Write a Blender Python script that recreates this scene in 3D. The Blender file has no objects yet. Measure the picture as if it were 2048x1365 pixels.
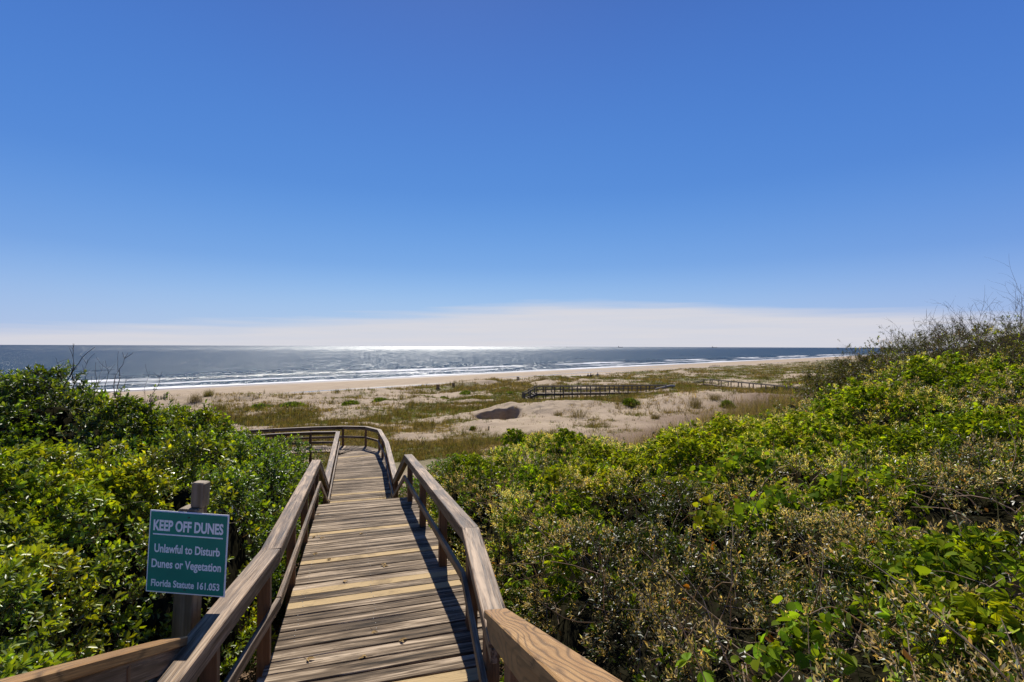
import bpy, math, random
import numpy as np
from mathutils import Matrix, Vector

R = math.radians
rng = np.random.default_rng(7)
random.seed(7)
scene = bpy.context.scene
COL = scene.collection

# ------------------------------------------------------------------ camera, sky, sun, exposure
cam_data = bpy.data.cameras.new('camera')
cam = bpy.data.objects.new('camera', cam_data)
COL.objects.link(cam)
cam_data.sensor_width = 36.0
cam_data.lens = 1000.0 / 2048.0 * 36.0
cam_data.clip_start = 0.05
cam_data.clip_end = 200000.0
PITCH = math.atan(11.0 / 1000.0)
ROLL = math.atan(7.0 / 2048.0)
cam.matrix_world = Matrix.Rotation(R(90) + PITCH, 4, 'X') @ Matrix.Rotation(ROLL, 4, 'Z')
scene.camera = cam

SUN_AZ = R(-8.5)      # measured from +Y, positive towards +X
SUN_EL = R(47.5)

world = bpy.data.worlds.new('World')
scene.world = world
world.use_nodes = True
wn, wl = world.node_tree.nodes, world.node_tree.links
wn.clear()
w_out = wn.new('ShaderNodeOutputWorld')
w_bg = wn.new('ShaderNodeBackground')
w_bg.inputs['Strength'].default_value = 0.053
w_sky = wn.new('ShaderNodeTexSky')
w_sky.sky_type = 'NISHITA'
w_sky.sun_disc = False
w_sky.sun_elevation = SUN_EL
w_sky.sun_rotation = SUN_AZ
w_sky.altitude = 10.0
w_sky.air_density = 1.0
w_sky.dust_density = 0.3
w_sky.ozone_density = 2.2
w_hs = wn.new('ShaderNodeHueSaturation')
w_hs.inputs['Saturation'].default_value = 1.12
w_hs.inputs['Value'].default_value = 1.0
wl.new(w_sky.outputs[0], w_hs.inputs['Color'])


def wmath(op, a, b=None, c=None, clamp=False):
    n = wn.new('ShaderNodeMath'); n.operation = op; n.use_clamp = clamp
    for i, v in enumerate((a, b, c)):
        if v is None:
            continue
        if isinstance(v, (int, float)):
            n.inputs[i].default_value = v
        else:
            wl.new(v, n.inputs[i])
    return n.outputs[0]


w_tc = wn.new('ShaderNodeTexCoord')
w_sep = wn.new('ShaderNodeSeparateXYZ')
wl.new(w_tc.outputs['Generated'], w_sep.inputs[0])
elev = wmath('ARCSINE', w_sep.outputs[2])
azim = wmath('ARCTAN2', w_sep.outputs[0], w_sep.outputs[1])
# low bank of thin cloud lying on the horizon, highest to the right of centre
w_ramp = wn.new('ShaderNodeValToRGB')
wl.new(wmath('MULTIPLY_ADD', azim, 0.5, 0.5, clamp=True), w_ramp.inputs[0])
cr = w_ramp.color_ramp
cr.interpolation = 'B_SPLINE'
stops = [(0.0, 0.020), (0.12, 0.022), (0.19, 0.028), (0.30, 0.046), (0.38, 0.056), (0.45, 0.068), (0.54, 0.083), (0.62, 0.088), (0.72, 0.070), (0.86, 0.046), (1.0, 0.030)]
while len(cr.elements) < len(stops):
    cr.elements.new(0.5)
for e, (p, v) in zip(cr.elements, stops):
    e.position = p
    e.color = (v * 10, v * 10, v * 10, 1)
edge = wmath('MULTIPLY', w_ramp.outputs[0], 0.1)
w_map = wn.new('ShaderNodeMapping')
w_map.inputs['Scale'].default_value = (1.6, 1.6, 34.0)
wl.new(w_tc.outputs['Generated'], w_map.inputs[0])
w_no = wn.new('ShaderNodeTexNoise')
w_no.inputs['Scale'].default_value = 2.2
w_no.inputs['Detail'].default_value = 6.0
wl.new(w_map.outputs[0], w_no.inputs['Vector'])
edge2 = wmath('ADD', edge, wmath('MULTIPLY_ADD', w_no.outputs[0], 0.040, -0.020))
bank = wmath('MULTIPLY_ADD', wmath('SUBTRACT', edge2, elev), 38.0, 0.38, clamp=True)
bank = wmath('SMOOTH_MIN', bank, 0.9, 0.2)
w_no2 = wn.new('ShaderNodeTexNoise')
w_no2.inputs['Scale'].default_value = 3.0
w_no2.inputs['Detail'].default_value = 4.0
wl.new(w_map.outputs[0], w_no2.inputs['Vector'])
bank = wmath('MULTIPLY', bank, wmath('MULTIPLY_ADD', w_no2.outputs[0], 0.55, 0.62, clamp=True))
w_mix = wn.new('ShaderNodeMix')
w_mix.data_type = 'RGBA'
wl.new(bank, w_mix.inputs[0])
w_gr = wn.new('ShaderNodeValToRGB')
wl.new(wmath('MULTIPLY_ADD', elev, 1.0 / 1.5708, 0.0, clamp=True), w_gr.inputs[0])
gr = w_gr.color_ramp
gr.interpolation = 'B_SPLINE'
gstops = [(0.0, (0.52, 0.66, 0.84)), (0.055, (0.34, 0.57, 0.88)), (0.10, (0.185, 0.41, 0.82)), (0.19, (0.080, 0.270, 0.73)), (0.37, (0.055, 0.158, 0.57)), (0.55, (0.034, 0.09, 0.31)), (1.0, (0.024, 0.062, 0.21))]
while len(gr.elements) < len(gstops):
    gr.elements.new(0.5)
for e, (p_, c_) in zip(gr.elements, gstops):
    e.position = p_
    e.color = (*c_, 1)
w_gs = wn.new('ShaderNodeMix')
w_gs.data_type = 'RGBA'; w_gs.blend_type = 'MULTIPLY'
w_gs.inputs[0].default_value = 1.0
wl.new(w_gr.outputs[0], w_gs.inputs[6])
w_gs.inputs[7].default_value = (13.3, 13.3, 13.3, 1)
w_air = wn.new('ShaderNodeMix')
w_air.data_type = 'RGBA'
w_air.inputs[0].default_value = 0.90
wl.new(w_hs.outputs[0], w_air.inputs[6])
wl.new(w_gs.outputs[2], w_air.inputs[7])
w_dot = wn.new('ShaderNodeVectorMath'); w_dot.operation = 'DOT_PRODUCT'
wl.new(w_tc.outputs['Generated'], w_dot.inputs[0])
w_dot.inputs[1].default_value = (math.sin(SUN_AZ) * math.cos(SUN_EL), math.cos(SUN_AZ) * math.cos(SUN_EL), math.sin(SUN_EL))
w_fall = wn.new('ShaderNodeMix'); w_fall.data_type = 'RGBA'; w_fall.blend_type = 'MULTIPLY'
wl.new(wmath('SUBTRACT', 1.0, wmath('MULTIPLY_ADD', w_dot.outputs['Value'], 2.0, -0.75, clamp=True)), w_fall.inputs[0])
wl.new(w_air.outputs[2], w_fall.inputs[6])
w_fall.inputs[7].default_value = (0.86, 0.80, 0.93, 1)
wl.new(w_fall.outputs[2], w_mix.inputs[6])
w_mix.inputs[7].default_value = (9.6, 9.3, 9.7, 1)
wl.new(w_mix.outputs[2], w_bg.inputs['Color'])
wl.new(w_bg.outputs[0], w_out.inputs['Surface'])

sun_data = bpy.data.lights.new('sun', 'SUN')
sun_data.energy = 5.0
sun_data.angle = R(0.53)
sun_data.color = (1.0, 0.94, 0.84)
sun = bpy.data.objects.new('sun', sun_data)
COL.objects.link(sun)
sdir = Vector((math.sin(SUN_AZ) * math.cos(SUN_EL), math.cos(SUN_AZ) * math.cos(SUN_EL), math.sin(SUN_EL)))
sun.rotation_euler = sdir.to_track_quat('Z', 'Y').to_euler()
sun.location = sdir * 60

vs = scene.view_settings
vs.view_transform = 'Standard'
vs.look = 'None'
vs.exposure = 0.5
vs.gamma = 1.0
vs.use_curve_mapping = False
scene.cycles.max_bounces = 8
scene.cycles.transparent_max_bounces = 8
scene.cycles.sample_clamp_indirect = 6.0

# ------------------------------------------------------------------ projection helpers (pixel of the photo -> point)
FPX = 1000.0


def ray(px, py):
    a = (px - 1024.0) / FPX; b = -(py - 682.5) / FPX
    c, s = math.cos(ROLL), math.sin(ROLL)
    a2 = a * c - b * s; b2 = a * s + b * c
    cp, sp = math.cos(PITCH), math.sin(PITCH)
    return np.array([a2, cp - b2 * sp, sp + b2 * cp])


def at(px, py, d):
    r = ray(px, py)
    return r * (d / r[1])


def atz(px, py, z):
    r = ray(px, py)
    return r * (z / r[2])


# ------------------------------------------------------------------ numpy noise
_TAB = np.random.default_rng(3).random((64, 256, 256)).astype(np.float32)


def vnoise(x, y, seed=0):
    x = np.asarray(x, dtype=np.float64); y = np.asarray(y, dtype=np.float64)
    xi = np.floor(x).astype(np.int64); yi = np.floor(y).astype(np.int64)
    fx = x - xi; fy = y - yi
    fx = fx * fx * (3 - 2 * fx); fy = fy * fy * (3 - 2 * fy)
    T = _TAB[seed % 64]
    a = T[xi & 255, yi & 255]; b = T[(xi + 1) & 255, yi & 255]
    c = T[xi & 255, (yi + 1) & 255]; d = T[(xi + 1) & 255, (yi + 1) & 255]
    return (a * (1 - fx) + b * fx) * (1 - fy) + (c * (1 - fx) + d * fx) * fy


def fbm(x, y, seed=0, octv=4, gain=0.5):
    s = 0.0; a = 1.0; n = 0.0
    for i in range(octv):
        s = s + a * (vnoise(x * 2 ** i + 17.3 * i, y * 2 ** i - 9.1 * i, seed + i) * 2 - 1)
        n += a; a *= gain
    return s / n


def sstep(e0, e1, x):
    t = np.clip((x - e0) / (e1 - e0), 0, 1)
    return t * t * (3 - 2 * t)


# ------------------------------------------------------------------ object helpers
def tag(o, label=None, cat=None, group=None, kind=None):
    if label: o['label'] = label
    if cat: o['category'] = cat
    if group: o['group'] = group
    if kind: o['kind'] = kind
    return o


def empty(name, loc=(0, 0, 0)):
    o = bpy.data.objects.new(name, None)
    COL.objects.link(o)
    o.location = loc
    o.empty_display_size = 0.2
    return o


def link(name, me, mat, parent=None):
    o = bpy.data.objects.new(name, me)
    COL.objects.link(o)
    if mat is not None:
        me.materials.clear(); me.materials.append(mat)
    if parent is not None:
        o.parent = parent
        o.matrix_parent_inverse = Matrix.Translation(-Vector(parent.location)) if parent.type == 'EMPTY' and parent.parent is None else Matrix()
    return o


def np_mesh(name, V, F, attrs=None, smooth=False):
    """V (n,3); F (m,k) one polygon size."""
    me = bpy.data.meshes.new(name)
    V = np.ascontiguousarray(V, dtype=np.float32); F = np.ascontiguousarray(F, dtype=np.int32)
    k = F.shape[1]
    me.vertices.add(len(V)); me.vertices.foreach_set('co', V.ravel())
    me.loops.add(F.size); me.loops.foreach_set('vertex_index', F.ravel())
    me.polygons.add(len(F))
    me.polygons.foreach_set('loop_start', np.arange(0, F.size, k, dtype=np.int32))
    me.polygons.foreach_set('loop_total', np.full(len(F), k, dtype=np.int32))
    if smooth:
        me.polygons.foreach_set('use_smooth', np.ones(len(F), dtype=bool))
    for an, (typ, data) in (attrs or {}).items():
        a = me.attributes.new(an, typ, 'POINT')
        key = {'FLOAT': 'value', 'FLOAT_VECTOR': 'vector', 'FLOAT_COLOR': 'color'}[typ]
        a.data.foreach_set(key, np.ascontiguousarray(data, dtype=np.float32).ravel())
    me.update(calc_edges=True)
    me.validate()
    return me


class MB:
    """Collects boards (chamfered boxes with their own grain coordinates) into one mesh."""
    def __init__(self):
        self.V = []; self.F = []; self.G = []; self.T = []; self.n = 0

    def board(self, p0, p1, w, h, up=(0, 0, 1), tone=None, ch=0.004, side=None, twist=0.0):
        p0 = np.array(p0, float); p1 = np.array(p1, float)
        ax = p1 - p0; L = np.linalg.norm(ax); ax /= L
        up = np.array(up, float)
        if side is None:
            sd = np.cross(ax, up); sd /= np.linalg.norm(sd)
        else:
            sd = np.array(side, float); sd -= ax * sd.dot(ax); sd /= np.linalg.norm(sd)
        up = np.cross(sd, ax)
        if twist:
            c, s = math.cos(twist), math.sin(twist)
            sd, up = sd * c + up * s, up * c - sd * s
        a, b = w / 2, h / 2
        ch = min(ch, a * 0.4, b * 0.4)
        prof = [(-a + ch, -b), (a - ch, -b), (a, -b + ch), (a, b - ch), (a - ch, b), (-a + ch, b), (-a, b - ch), (-a, -b + ch)]
        off = rng.random() * 60
        tn = rng.random() if tone is None else tone
        base = self.n
        ends = ((0.0, ch * 0.8, 1.0 - 2 * ch / max(w, h)), (ch * 0.8, 0, 1.0), (L - ch * 0.8, 0, 1.0), (L, 0, 1.0 - 2 * ch / max(w, h)))
        for u, _, k in ends:
            for (x, y) in prof:
                self.V.append(p0 + ax * u + sd * (x * k) + up * (y * k))
                self.G.append((u + off, x + off * 0.37, y)); self.T.append(tn)
        for r in range(3):
            for i in range(8):
                j = (i + 1) % 8
                self.F.append((base + r * 8 + i, base + r * 8 + j, base + r * 8 + 8 + j, base + r * 8 + 8 + i))
        self.F.append(tuple(base + i for i in range(7, -1, -1)))
        self.F.append(tuple(base + 24 + i for i in range(8)))
        self.n += 32

    def build(self, name, mat, parent=None):
        me = bpy.data.meshes.new(name)
        me.from_pydata([tuple(v) for v in self.V], [], self.F)
        a = me.attributes.new('grain', 'FLOAT_VECTOR', 'POINT'); a.data.foreach_set('vector', np.array(self.G, np.float32).ravel())
        a = me.attributes.new('tone', 'FLOAT', 'POINT'); a.data.foreach_set('value', np.array(self.T, np.float32))
        me.update()
        return link(name, me, mat, parent)


def board_obj(name, mat, parent, *a, **k):
    m = MB(); m.board(*a, **k)
    return m.build(name, mat, parent)


# ------------------------------------------------------------------ materials
class NT:
    def __init__(self, name):
        self.m = bpy.data.materials.new(name); self.m.use_nodes = True
        self.n = self.m.node_tree.nodes; self.l = self.m.node_tree.links
        self.n.clear()
        self.out = self.n.new('ShaderNodeOutputMaterial')

    def node(self, t, **kw):
        n = self.n.new(t)
        for k, v in kw.items():
            setattr(n, k, v)
        return n

    def set(self, sock, v):
        if isinstance(v, bpy.types.NodeSocket):
            self.l.new(v, sock)
        else:
            sock.default_value = v

    def math(self, op, a, b=None, c=None, clamp=False):
        n = self.node('ShaderNodeMath', operation=op, use_clamp=clamp)
        for i, v in enumerate((a, b, c)):
            if v is not None:
                self.set(n.inputs[i], v)
        return n.outputs[0]

    def mix(self, f, a, b, mode='MIX'):
        n = self.node('ShaderNodeMix', data_type='RGBA', blend_type=mode)
        self.set(n.inputs[0], f); self.set(n.inputs[6], a if not isinstance(a, tuple) else (*a, 1)[:4])
        self.set(n.inputs[7], b if not isinstance(b, tuple) else (*b, 1)[:4])
        return n.outputs[2]

    def noise(self, vec, scale, detail=4.0, rough=0.55, dist=0.0):
        n = self.node('ShaderNodeTexNoise')
        if vec is not None: self.l.new(vec, n.inputs['Vector'])
        n.inputs['Scale'].default_value = scale; n.inputs['Detail'].default_value = detail
        n.inputs['Roughness'].default_value = rough; n.inputs['Distortion'].default_value = dist
        return n.outputs[0]

    def mapping(self, vec, scale=(1, 1, 1), rot=(0, 0, 0)):
        n = self.node('ShaderNodeMapping'); self.l.new(vec, n.inputs[0])
        n.inputs['Scale'].default_value = scale; n.inputs['Rotation'].default_value = rot
        return n.outputs[0]

    def attr(self, name, out='Vector'):
        n = self.node('ShaderNodeAttribute', attribute_name=name)
        return n.outputs[out]

    def ramp(self, f, stops, interp='LINEAR'):
        n = self.node('ShaderNodeValToRGB'); self.l.new(f, n.inputs[0])
        c = n.color_ramp; c.interpolation = interp
        while len(c.elements) < len(stops):
            c.elements.new(0.5)
        for e, (p, col) in zip(c.elements, stops):
            e.position = p
            e.color = (*col, 1) if len(col) == 3 else col
        return n.outputs[0]

    def bump(self, h, strength=0.3, dist=0.01):
        n = self.node('ShaderNodeBump'); self.l.new(h, n.inputs['Height'])
        n.inputs['Strength'].default_value = strength; n.inputs['Distance'].default_value = dist
        return n.outputs[0]

    def principled(self, col, rough=0.6, normal=None, spec=0.5, metallic=0.0):
        p = self.node('ShaderNodeBsdfPrincipled')
        self.set(p.inputs['Base Color'], col if not isinstance(col, tuple) else (*col, 1)[:4])
        self.set(p.inputs['Roughness'], rough)
        p.inputs['Specular IOR Level'].default_value = spec
        p.inputs['Metallic'].default_value = metallic
        if normal is not None: self.l.new(normal, p.inputs['Normal'])
        return p.outputs[0]

    def done(self, surf):
        self.l.new(surf, self.out.inputs['Surface'])
        return self.m


def mat_wood(name, dark, mid, light, new, contrast=1.0, new_from=0.9, rough=0.6, rings=0.0, spec=0.35):
    t = NT(name)
    g = t.attr('grain'); tone = t.attr('tone', 'Fac')
    n1 = t.noise(t.mapping(g, (1.2, 19, 19)), 1.0, 5, 0.6, 0.4)
    n2 = t.noise(t.mapping(g, (2.2, 70, 70)), 1.0, 3, 0.6, 0.2)
    n3 = t.noise(t.mapping(g, (1.2, 3.0, 3.0)), 1.0, 3)
    v = t.math('ADD', t.math('MULTIPLY', n1, 0.62), t.math('MULTIPLY', n2, 0.38))
    v = t.math('MULTIPLY_ADD', t.math('SUBTRACT', v, 0.5), 2.6 * contrast, 0.5)
    v = t.math('ADD', v, t.math('MULTIPLY_ADD', n3, 0.5, -0.25))
    v = t.math('ADD', v, t.math('MULTIPLY_ADD', tone, 0.46, -0.23), clamp=True)
    col = t.ramp(v, [(0.0, dark), (0.22, tuple(0.5 * (a + b) for a, b in zip(dark, mid))), (0.5, mid), (1.0, light)])
    nv = t.ramp(t.math('MULTIPLY_ADD', n1, 1.0, t.math('MULTIPLY', n2, 0.35)), [(0.3, tuple(c * 0.55 for c in new)), (0.62, new), (1.0, tuple(min(1, c * 1.15) for c in new))])
    col = t.mix(t.math('GREATER_THAN', tone, new_from), col, nv)
    vo = t.node('ShaderNodeTexVoronoi', feature='F1')
    t.l.new(t.mapping(g, (2.1, 13, 13)), vo.inputs['Vector']); vo.inputs['Scale'].default_value = 1.0
    kn = t.math('MULTIPLY_ADD', vo.outputs['Distance'], -7.0, 1.15, clamp=True)
    col = t.mix(t.math('MULTIPLY', kn, 0.75), col, tuple(c * 0.8 for c in dark))
    st = t.noise(t.mapping(g, (3.0, 4.0, 4.0)), 1.0, 5, 0.65)
    col = t.mix(t.math('MULTIPLY_ADD', st, 3.5, -1.85, clamp=True), col, tuple(0.55 * (a + b) for a, b in zip(dark, mid)))
    # long drying cracks
    crk = t.noise(t.mapping(g, (0.9, 42, 42)), 1.0, 2, 0.5, 0.3)
    crm = t.math('MULTIPLY_ADD', t.math('ABSOLUTE', t.math('SUBTRACT', crk, 0.5)), -60.0, 1.0, clamp=True)
    crn = t.noise(t.mapping(g, (1.7, 9, 9)), 1.0, 2)
    crm = t.math('MULTIPLY', crm, t.math('MULTIPLY_ADD', crn, 6.0, -2.9, clamp=True))
    col = t.mix(t.math('MULTIPLY', crm, 0.85), col, tuple(c * 0.3 for c in dark))
    if rings > 0:
        sep = t.node('ShaderNodeSeparateXYZ'); t.l.new(g, sep.inputs[0])
        wob = t.noise(t.mapping(g, (1.6, 7, 7)), 1.0, 1.5, 0.4)
        ph = t.math('ADD', t.math('MULTIPLY', sep.outputs[1], 210.0), t.math('MULTIPLY', wob, 46.0))
        wv = t.math('MULTIPLY_ADD', t.math('SINE', ph), 0.5, 0.5)
        wv = t.math('POWER', wv, 4.0)
        col = t.mix(t.math('MULTIPLY', wv, rings), col, tuple(c * 0.35 for c in new))
    hgt = t.math('ADD', v, t.math('MULTIPLY', crm, -1.2))
    nrm = t.bump(hgt, 0.55, 0.004)
    return t.done(t.principled(col, t.math('MULTIPLY_ADD', n2, 0.2, rough - 0.1), nrm, spec))


def mat_leaf(name, transl=0.45, rough=0.38, spec=0.10, gloss=1.0):
    t = NT(name)
    col = t.attr('col', 'Color')
    d = t.node('ShaderNodeBsdfDiffuse'); t.l.new(col, d.inputs[0])
    tr = t.node('ShaderNodeBsdfTranslucent')
    c2 = t.mix(1.0, col, (1.5, 1.35, 0.42), 'MULTIPLY')
    t.l.new(c2, tr.inputs[0])
    m1 = t.node('ShaderNodeMixShader'); m1.inputs[0].default_value = transl
    t.l.new(d.outputs[0], m1.inputs[1]); t.l.new(tr.outputs[0], m1.inputs[2])
    gl = t.node('ShaderNodeBsdfGlossy'); gl.inputs['Roughness'].default_value = rough
    gl.inputs[0].default_value = (gloss, gloss, gloss, 1)
    fr = t.node('ShaderNodeLayerWeight'); fr.inputs[0].default_value = 0.25
    m2 = t.node('ShaderNodeMixShader')
    t.l.new(t.math('MULTIPLY_ADD', fr.outputs[0], 0.35, spec * 0.35, clamp=True), m2.inputs[0])
    t.l.new(m1.outputs[0], m2.inputs[1]); t.l.new(gl.outputs[0], m2.inputs[2])
    return t.done(m2.outputs[0])


def mat_attr_rough(name, rough=0.9, spec=0.2):
    t = NT(name)
    return t.done(t.principled(t.attr('col', 'Color'), rough, None, spec))


def mat_plain(name, col, rough=0.7, var=0.15, scale=8.0, spec=0.3, metallic=0.0):
    t = NT(name)
    tc = t.node('ShaderNodeTexCoord')
    n = t.noise(tc.outputs['Object'], scale, 5)
    c = t.ramp(n, [(0.3, tuple(x * (1 - var) for x in col)), (0.7, tuple(min(1, x * (1 + var)) for x in col))])
    return t.done(t.principled(c, rough, t.bump(n, 0.2, 0.01), spec, metallic))


WOOD = mat_wood('weathered_wood', (0.018, 0.011, 0.006), (0.138, 0.098, 0.062), (0.43, 0.335, 0.235), (0.37, 0.265, 0.135), 1.75, 0.9, 0.75, spec=0.12)
RAILW = mat_wood('weathered_rail_wood', (0.022, 0.012, 0.006), (0.135, 0.084, 0.046), (0.35, 0.24, 0.145), (0.45, 0.33, 0.19), 1.6, 2.0, 0.55, spec=0.3)
POSTW = mat_wood('post_wood', (0.05, 0.022, 0.009), (0.17, 0.080, 0.031), (0.30, 0.17, 0.075), (0.4, 0.25, 0.12), 0.8, 2.0)
NEWW = mat_wood('new_yellow_wood', (0.10, 0.05, 0.018), (0.24, 0.125, 0.042), (0.33, 0.19, 0.07), (0.285, 0.15, 0.050), 0.9, 2.0, 0.5, rings=0.85)
FARW = mat_wood('far_grey_wood', (0.03, 0.025, 0.02), (0.085, 0.068, 0.052), (0.18, 0.15, 0.12), (0.3, 0.25, 0.2), 0.7, 2.0, 0.85)
SIGNPOSTW = mat_wood('sign_post_wood', (0.05, 0.034, 0.018), (0.16, 0.115, 0.065), (0.30, 0.23, 0.15), (0.4, 0.3, 0.2), 0.9, 2.0)
LEAF = mat_leaf('leaf_glossy', 0.40, 0.40, 0.12, 0.6)
VINE = mat_leaf('leaf_vine', 0.60, 0.6, 0.03, 0.09)
MYRT = mat_leaf('leaf_myrtle', 0.40, 0.5, 0.04, 0.20)
DRY = mat_attr_rough('dry_flower', 0.9)
TWIG = mat_attr_rough('twig_bark', 0.85)
GRASS = mat_leaf('grass_blade', 0.50, 0.8, 0.0, 0.08)
CORE = mat_plain('gap_shade_core', (0.013, 0.012, 0.007), 1.0, 0.6, 14.0, 0.0)  # near-black sheet added below the leaves; its colour stands in for gap shade

# ------------------------------------------------------------------ terrain
SQ = math.sqrt(0.5)
T_TAB = np.array([(-80, -1.0), (-30, -1.2), (-10, -1.6), (-4, -2.2), (0, -2.6), (4, -3.15), (9, -3.95), (12, -4.85), (16, -5.15), (20, -5.35), (30, -5.95),
                  (38, -6.4), (46, -6.85), (60, -7.25), (78, -7.8), (90, -8.15), (105, -8.45), (116, -8.75), (126, -9.02), (140, -9.5), (200, -12), (400, -16)])


def tq(x, y):
    return (y - x) * SQ, (x + y) * SQ


def ground(x, y):
    x = np.asarray(x, float); y = np.asarray(y, float)
    t, q = tq(x, y)
    z = np.interp(t, T_TAB[:, 0], T_TAB[:, 1])
    # the ridge the walk crosses rises along the shore to the right
    z = z + 1.5 * sstep(9, 24, q) * np.exp(-((t - 0) / 7.0) ** 2)
    h = sstep(17, 26, t) * (1 - sstep(78, 90, t))
    z = z + h * (0.40 * fbm(x / 7.5, y / 7.5, 2, 4) + 0.26 * fbm(x / 2.6, y / 2.6, 9, 4) + 0.12 * np.abs(fbm(x / 1.1, y / 1.1, 11, 3)))
    z = z + 0.55 * h * sstep(0.1, 0.6, fbm(t / 9 + 3, q / 22, 21, 3)) * sstep(55, 70, t)
    # foredune lip at the seaward edge of the vegetation
    z = z + 0.45 * np.exp(-((t - 77 - 3 * fbm(q / 14, q * 0, 31, 2)) / 3.2) ** 2) * (0.55 + 0.7 * fbm(q / 12, q * 0 + 4, 33, 3))
    z = z + 0.03 * fbm(t / 3.0, q / 20, 41, 3) * sstep(80, 90, t) * (1 - sstep(120, 127, t))
    # blown-out sand hill in front of the far walkway
    dx, dy = x - 4.6, y - 46.0
    z = z + 1.05 * np.exp(-((dx / 7.5) ** 2 + (dy / 3.6) ** 2)) * (1 + 0.25 * fbm(x / 1.6, y / 1.6, 12, 3))
    z = z + (0.42 + .12 * np.clip(x + 1.4, -3, 1.4)) * np.exp(-(((x + .9) / 2.4) ** 2 + ((y - 45.6) / 2.0) ** 2)) + .10 * fbm(x / .8, y / .8, 17, 3) * np.exp(-(((x + 1) / 4) ** 2 + ((y - 45) / 2.5) ** 2))
    z = z + 1.1 * np.exp(-(((x - 20.5) / 7.0) ** 2 + ((y - 50.0) / 8.0) ** 2)) * (1 + 0.2 * fbm(x / 2.5, y / 2.5, 14, 3))
    z = z - 0.42 * np.exp(-(((x - 11) / 10.0) ** 4 + ((y - 66.5) / 5.0) ** 4))
    z = z + 0.75 * np.exp(-(((x - 20.5) / 4.5) ** 2 + ((y - 66.0) / 2.2) ** 2))
    z = z - 0.95 * np.exp(-(((x - 38.5) / 9.0) ** 2 + ((y - 84.0) / 22.0) ** 4))
    # steep shaded scarp of the blow-out
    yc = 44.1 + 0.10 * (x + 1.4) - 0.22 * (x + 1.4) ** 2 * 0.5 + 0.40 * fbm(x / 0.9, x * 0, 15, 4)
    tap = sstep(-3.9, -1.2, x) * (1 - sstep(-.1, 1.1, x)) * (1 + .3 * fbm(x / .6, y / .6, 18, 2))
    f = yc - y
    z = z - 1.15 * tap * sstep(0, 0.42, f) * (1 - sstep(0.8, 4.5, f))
    return z


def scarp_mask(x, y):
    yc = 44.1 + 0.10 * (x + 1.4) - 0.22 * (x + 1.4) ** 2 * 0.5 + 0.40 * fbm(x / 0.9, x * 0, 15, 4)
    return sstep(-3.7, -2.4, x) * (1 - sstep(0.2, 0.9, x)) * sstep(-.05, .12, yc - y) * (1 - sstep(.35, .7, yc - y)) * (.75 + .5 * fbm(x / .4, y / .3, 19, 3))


def grid_axis(segs):
    out = []
    for a, b, st in segs:
        out.extend(np.arange(a, b - 1e-6, st))
    out.append(segs[-1][1])
    return np.array(out)


t_ax = grid_axis([(-90, -20, 6), (-20, -6, 1.0), (-6, 16, 0.3), (16, 26, 0.2), (26, 37, 0.11), (37, 60, 0.35), (60, 90, 0.3), (90, 122, 0.8), (122, 130, 0.25), (130, 150, 4),
                  (150, 400, 25)])
q_ax = np.concatenate([-np.geomspace(2500, 60, 26), grid_axis([(-58, -20, 1.2), (-20, 20, 0.4), (20, 40, 0.14), (40, 75, 0.3), (75, 130, 0.8), (130, 260, 2.0), (260, 420, 5.0)]),
                       np.geomspace(430, 6000, 40)])
TT, QQ = np.meshgrid(t_ax, q_ax, indexing='ij')
GX, GY = (QQ - TT) * SQ, (QQ + TT) * SQ
GZ = ground(GX, GY)


def veg_density(x, y):
    """0..1 how much of the dune flat is green here."""
    t, q = tq(x, y)
    n = fbm(x / 5.5, y / 4.0, 51, 4) * 0.7 + fbm(t / 18, q / 14, 55, 2) * 0.55
    n = n + 0.42 * fbm(x / 1.9, y / 1.6, 53, 3)
    d = sstep(-0.32, 0.10, n)
    d = d * sstep(15, 20, t) * (1 - sstep(77, 82, t))
    d = d * (0.35 + 0.65 * (1 - sstep(52, 60, t) * (1 - sstep(35, 75, q))))
    d = np.maximum(d, 0.95 * np.exp(-(((x - 12) / 13) ** 2 + ((y - 58) / 6.5) ** 2)))
    d = np.maximum(d, 0.9 * np.exp(-(((x + 6) / 9) ** 2 + ((y - 52) / 4.5) ** 2)))
    d = np.maximum(d, sstep(30, 75, q - 0.3 * t) * sstep(20, 28, t) * (1 - sstep(76, 81, t)) * sstep(-0.35, 0.1, n))
    # bare sand of the blow-out and of the slope right of it
    d = d * (1 - 0.97 * np.exp(-(((x - 3.5) / 7.5) ** 4 + ((y - 43.0) / 5.2) ** 4)))
    d = d * (1 - 0.95 * np.exp(-(((x - 15.5) / 6.0) ** 4 + ((y - 46.5) / 7.5) ** 4)))
    d = d * (1 - 0.85 * np.exp(-(((x + 1) / 5) ** 4 + ((y - 35.0) / 4.5) ** 4)))
    return d


def quad_grid(nr, nc):
    i = np.arange(nr * nc).reshape(nr, nc)
    return np.stack([i[:-1, :-1], i[:-1, 1:], i[1:, 1:], i[1:, :-1]], -1).reshape(-1, 4)


gV = np.stack([GX, GY, GZ], -1).reshape(-1, 3)
vegv = veg_density(GX, GY).ravel()
litter = (1 - sstep(14, 21, TT + 2.5 * fbm(GX / 3, GY / 3, 61, 3))).ravel()
wet = (sstep(112, 123, TT + 3.0 * fbm(TT / 9, QQ / 40, 63, 3)) + 0.8 * np.exp(-((TT - 87 - 2.5 * fbm(QQ / 30, QQ * 0, 64, 3)) / 2.2) ** 2)).clip(0, 1).ravel()


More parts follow.
